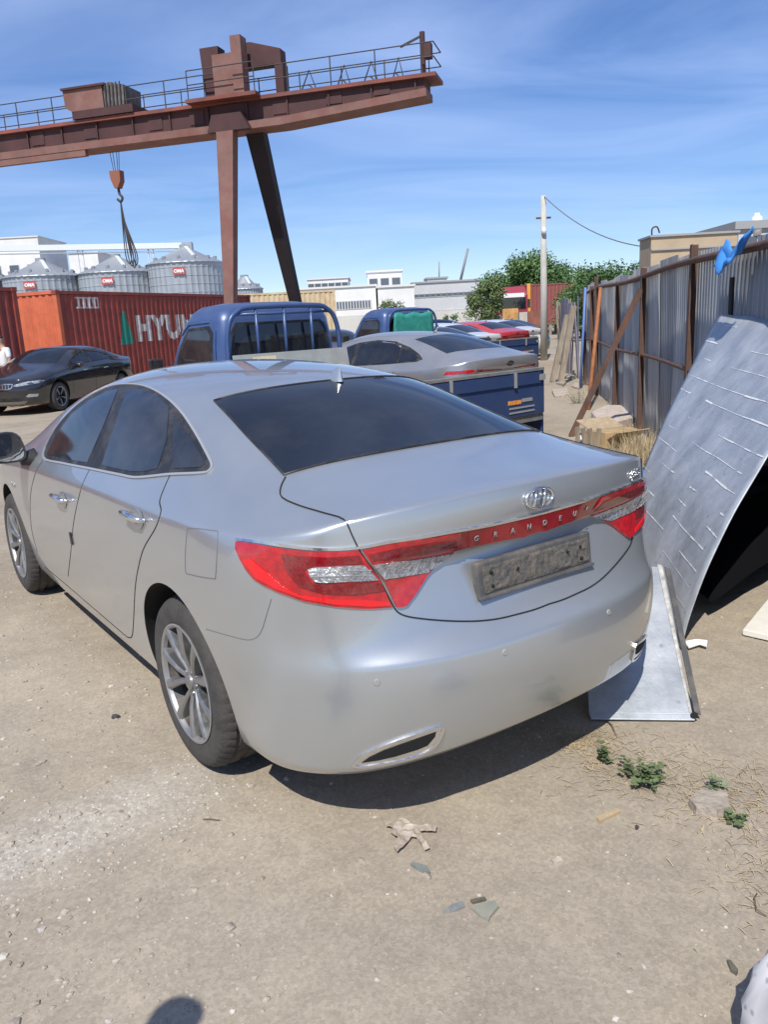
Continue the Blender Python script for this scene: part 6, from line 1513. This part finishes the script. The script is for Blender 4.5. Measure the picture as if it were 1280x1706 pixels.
# ------------------------------------------------------------------ trees
M_LF = [mat('foliage_dark', (.062, .13, .036), .7, var=.4, vscale=1.5), mat('foliage_mid', (.095, .18, .048), .7, var=.4, vscale=1.5), mat('foliage_olive', (.11, .15, .05), .7, var=.4, vscale=1.5)]
M_BARK = mat('bark', (.11, .085, .06), .9, var=.3, vscale=4)
def tree(label, c, R_, H, n, m, trunk=None, leaf=.16, seed=0, cat='tree', name='tree'):
    rnd = random.Random(seed); root = empty(name, c); th = trunk if trunk is not None else H * .3
    lobes = []
    for k in range(34):
        a = rnd.random() * 6.28; rr = R_ * rnd.random() ** .5 * .78; z = th + (H - th) * (.12 + .76 * rnd.random()); sh = math.sqrt(max(.12, 1 - ((z - th) / (H - th) * 1.6 - .62) ** 2)); lobes.append((Vector((rr * math.cos(a) * sh, rr * math.sin(a) * sh, z)), R_ * rnd.uniform(.22, .40)))
    b = MB()
    for k in range(n):
        p, r = rnd.choice(lobes); d = Vector((rnd.gauss(0, 1), rnd.gauss(0, 1), rnd.gauss(0, .85))).normalized(); q = p + d * r * rnd.uniform(.3, 1.1)
        if q.z < .05: continue
        s_ = leaf * rnd.uniform(.6, 1.3); ax = Vector((rnd.gauss(0, 1), rnd.gauss(0, 1), rnd.gauss(0, .6))).normalized(); bx_ = ax.cross(d + Vector((.01, .02, .3))).normalized()
        b.add([q - ax * s_ * .5, q + bx_ * s_ * .28, q + ax * s_ * .5, q - bx_ * s_ * .28], [(0, 1, 2, 3)])
    cr = b.build('crown', m, root)
    t = MB(); t.tube([(0, 0, 0), (.05, .02, th * .6), (0, .05, th + (H - th) * .45)], [R_ * .07 + .05, R_ * .055 + .03, R_ * .03], 8); tr = t.build('trunk', M_BARK, root, True)
    for k in range(6):
        p, r = lobes[k]; MB().tube([(0, 0, th * .75), (p.x * .5, p.y * .5, (th + p.z) * .5), tuple(p)], [R_ * .035, R_ * .022, R_ * .01], 6).build('limb', M_BARK, root, True)
    tag(root, label, cat, 'trees behind the yard'); return root
def gpt(px, Y): p = atY(px, 520, Y); return Vector((p.x, p.y, 0))
tree('big round green tree behind the red truck', gpt(870, 68), 3.9, 6.3, 22000, M_LF[1], .6, .26, 1)
tree('lower olive green tree at the left of the big round tree', gpt(812, 56), 1.5, 4.3, 6500, M_LF[2], .2, .18, 2)
tree('dark green tree between the pole and the fence', gpt(938, 66), 3.0, 5.4, 12000, M_LF[0], .3, .22, 3)
tree('spreading green tree above the far fence', gpt(1010, 44), 2.3, 3.9, 10000, M_LF[0], .3, .17, 4)
tree('green tree at the left of the spreading one above the fence', gpt(970, 50), 2.0, 4.1, 8000, M_LF[1], .3, .17, 5)
tree('pointed dark conifer top poking over the fence', gpt(1066, 46), .7, 4.6, 1500, M_LF[0], 1.0, .14, 6)
tree('yellow-green bush before the white annex', gpt(652, 100), 2.2, 4.2, 2500, M_LF[2], .3, .28, 7, 'bush', 'bush')
tree('small dark bush beside the far truck cab', gpt(752, 60), .9, 1.9, 1500, M_LF[0], .1, .14, 8, 'bush', 'bush')

# ------------------------------------------------------------------ person at the left edge
def person(label, c, ang, shirt, trousers, H=1.74):
    root = empty('person', c, ang); tag(root, label, 'person'); s = H / 1.75
    def skin(name, pts, edges, m, sub=2, par=None):
        me = bpy.data.meshes.new(name); me.from_pydata([tuple(Vector(p[0]) * s) for p in pts], edges, []); o = bpy.data.objects.new(name, me); COL.objects.link(o)
        md = o.modifiers.new('skin', 'SKIN'); md.use_smooth_shade = True; sv = me.skin_vertices[0].data
        for i, p in enumerate(pts): sv[i].radius = (p[1][0] * s, p[1][1] * s)
        sv[0].use_root = True; o.modifiers.new('sub', 'SUBSURF').levels = sub; o.modifiers['sub'].render_levels = sub
        dg = bpy.context.evaluated_depsgraph_get(); me2 = bpy.data.meshes.new_from_object(o.evaluated_get(dg)); bpy.data.objects.remove(o); shade(me2); me2.materials.clear(); return link(name, me2, m, par or root)
    M_SK = mat('skin', (.42, .26, .18), .6); M_HR = mat('dark_hair', (.015, .012, .010), .7)
    body = [((0, 0, .95), (.13, .10)), ((0, 0, 1.15), (.14, .10)), ((0, 0, 1.36), (.16, .10)), ((0, .0, 1.47), (.07, .06)), ((0, .02, 1.55), (.05, .055)), ((0, .03, 1.64), (.075, .09)), ((0, .03, 1.70), (.06, .075)),
            ((-.10, 0, .90), (.09, .09)), ((-.11, .01, .50), (.065, .065)), ((-.12, 0, .08), (.045, .05)), ((-.12, .13, .04), (.04, .035)),
            ((.10, 0, .90), (.09, .09)), ((.11, .01, .50), (.065, .065)), ((.12, 0, .08), (.045, .05)), ((.12, .13, .04), (.04, .035)),
            ((-.19, 0, 1.40), (.06, .06)), ((-.25, .02, 1.13), (.042, .042)), ((-.22, .16, .95), (.033, .033)), ((-.20, .24, .92), (.03, .04)),
            ((.19, 0, 1.40), (.06, .06)), ((.25, .02, 1.13), (.042, .042)), ((.20, .18, .98), (.033, .033)), ((.16, .25, .98), (.03, .04))]
    ed = [(0, 1), (1, 2), (2, 3), (3, 4), (4, 5), (5, 6), (0, 7), (7, 8), (8, 9), (9, 10), (0, 11), (11, 12), (12, 13), (13, 14), (2, 15), (15, 16), (16, 17), (17, 18), (2, 19), (19, 20), (20, 21), (21, 22)]
    skin('body', body, ed, M_SK)
    sh = [((0, 0, .93), (.155, .125)), ((0, 0, 1.15), (.16, .12)), ((0, 0, 1.36), (.175, .115)), ((0, 0, 1.45), (.09, .075)), ((-.19, 0, 1.40), (.075, .075)), ((-.24, .02, 1.18), (.065, .065)), ((.19, 0, 1.40), (.075, .075)), ((.24, .02, 1.18), (.065, .065))]
    skin('shirt', sh, [(0, 1), (1, 2), (2, 3), (2, 4), (4, 5), (2, 6), (6, 7)], shirt)
    tr = [((0, 0, .95), (.14, .115)), ((-.10, 0, .88), (.10, .10)), ((-.11, .01, .5), (.08, .08)), ((-.12, 0, .10), (.07, .07)), ((.10, 0, .88), (.10, .10)), ((.11, .01, .5), (.08, .08)), ((.12, 0, .10), (.07, .07))]
    skin('trousers', tr, [(0, 1), (1, 2), (2, 3), (0, 4), (4, 5), (5, 6)], trousers)
    skin('hair', [((0, .0, 1.66), (.085, .09)), ((0, .03, 1.735), (.075, .085))], [(0, 1)], M_HR)
    return root
pp = atY(6, 600, 20.6); person('person in a white shirt standing behind the black sedan', Vector((pp.x, pp.y, 0)), rad(150), mat('white_shirt', (.76, .77, .78), .8), mat('dark_trousers', (.03, .03, .04), .8), 1.78)
person('unseen person added left of the camera to cast a head shadow at the bottom edge', Vector((-.90, .34, 0)), 0, mat('beige_shirt', (.42, .38, .32), .85), mat('beige_trousers', (.36, .31, .25), .85), 1.76)  # out-of-frame figure, added only for its cast head shadow
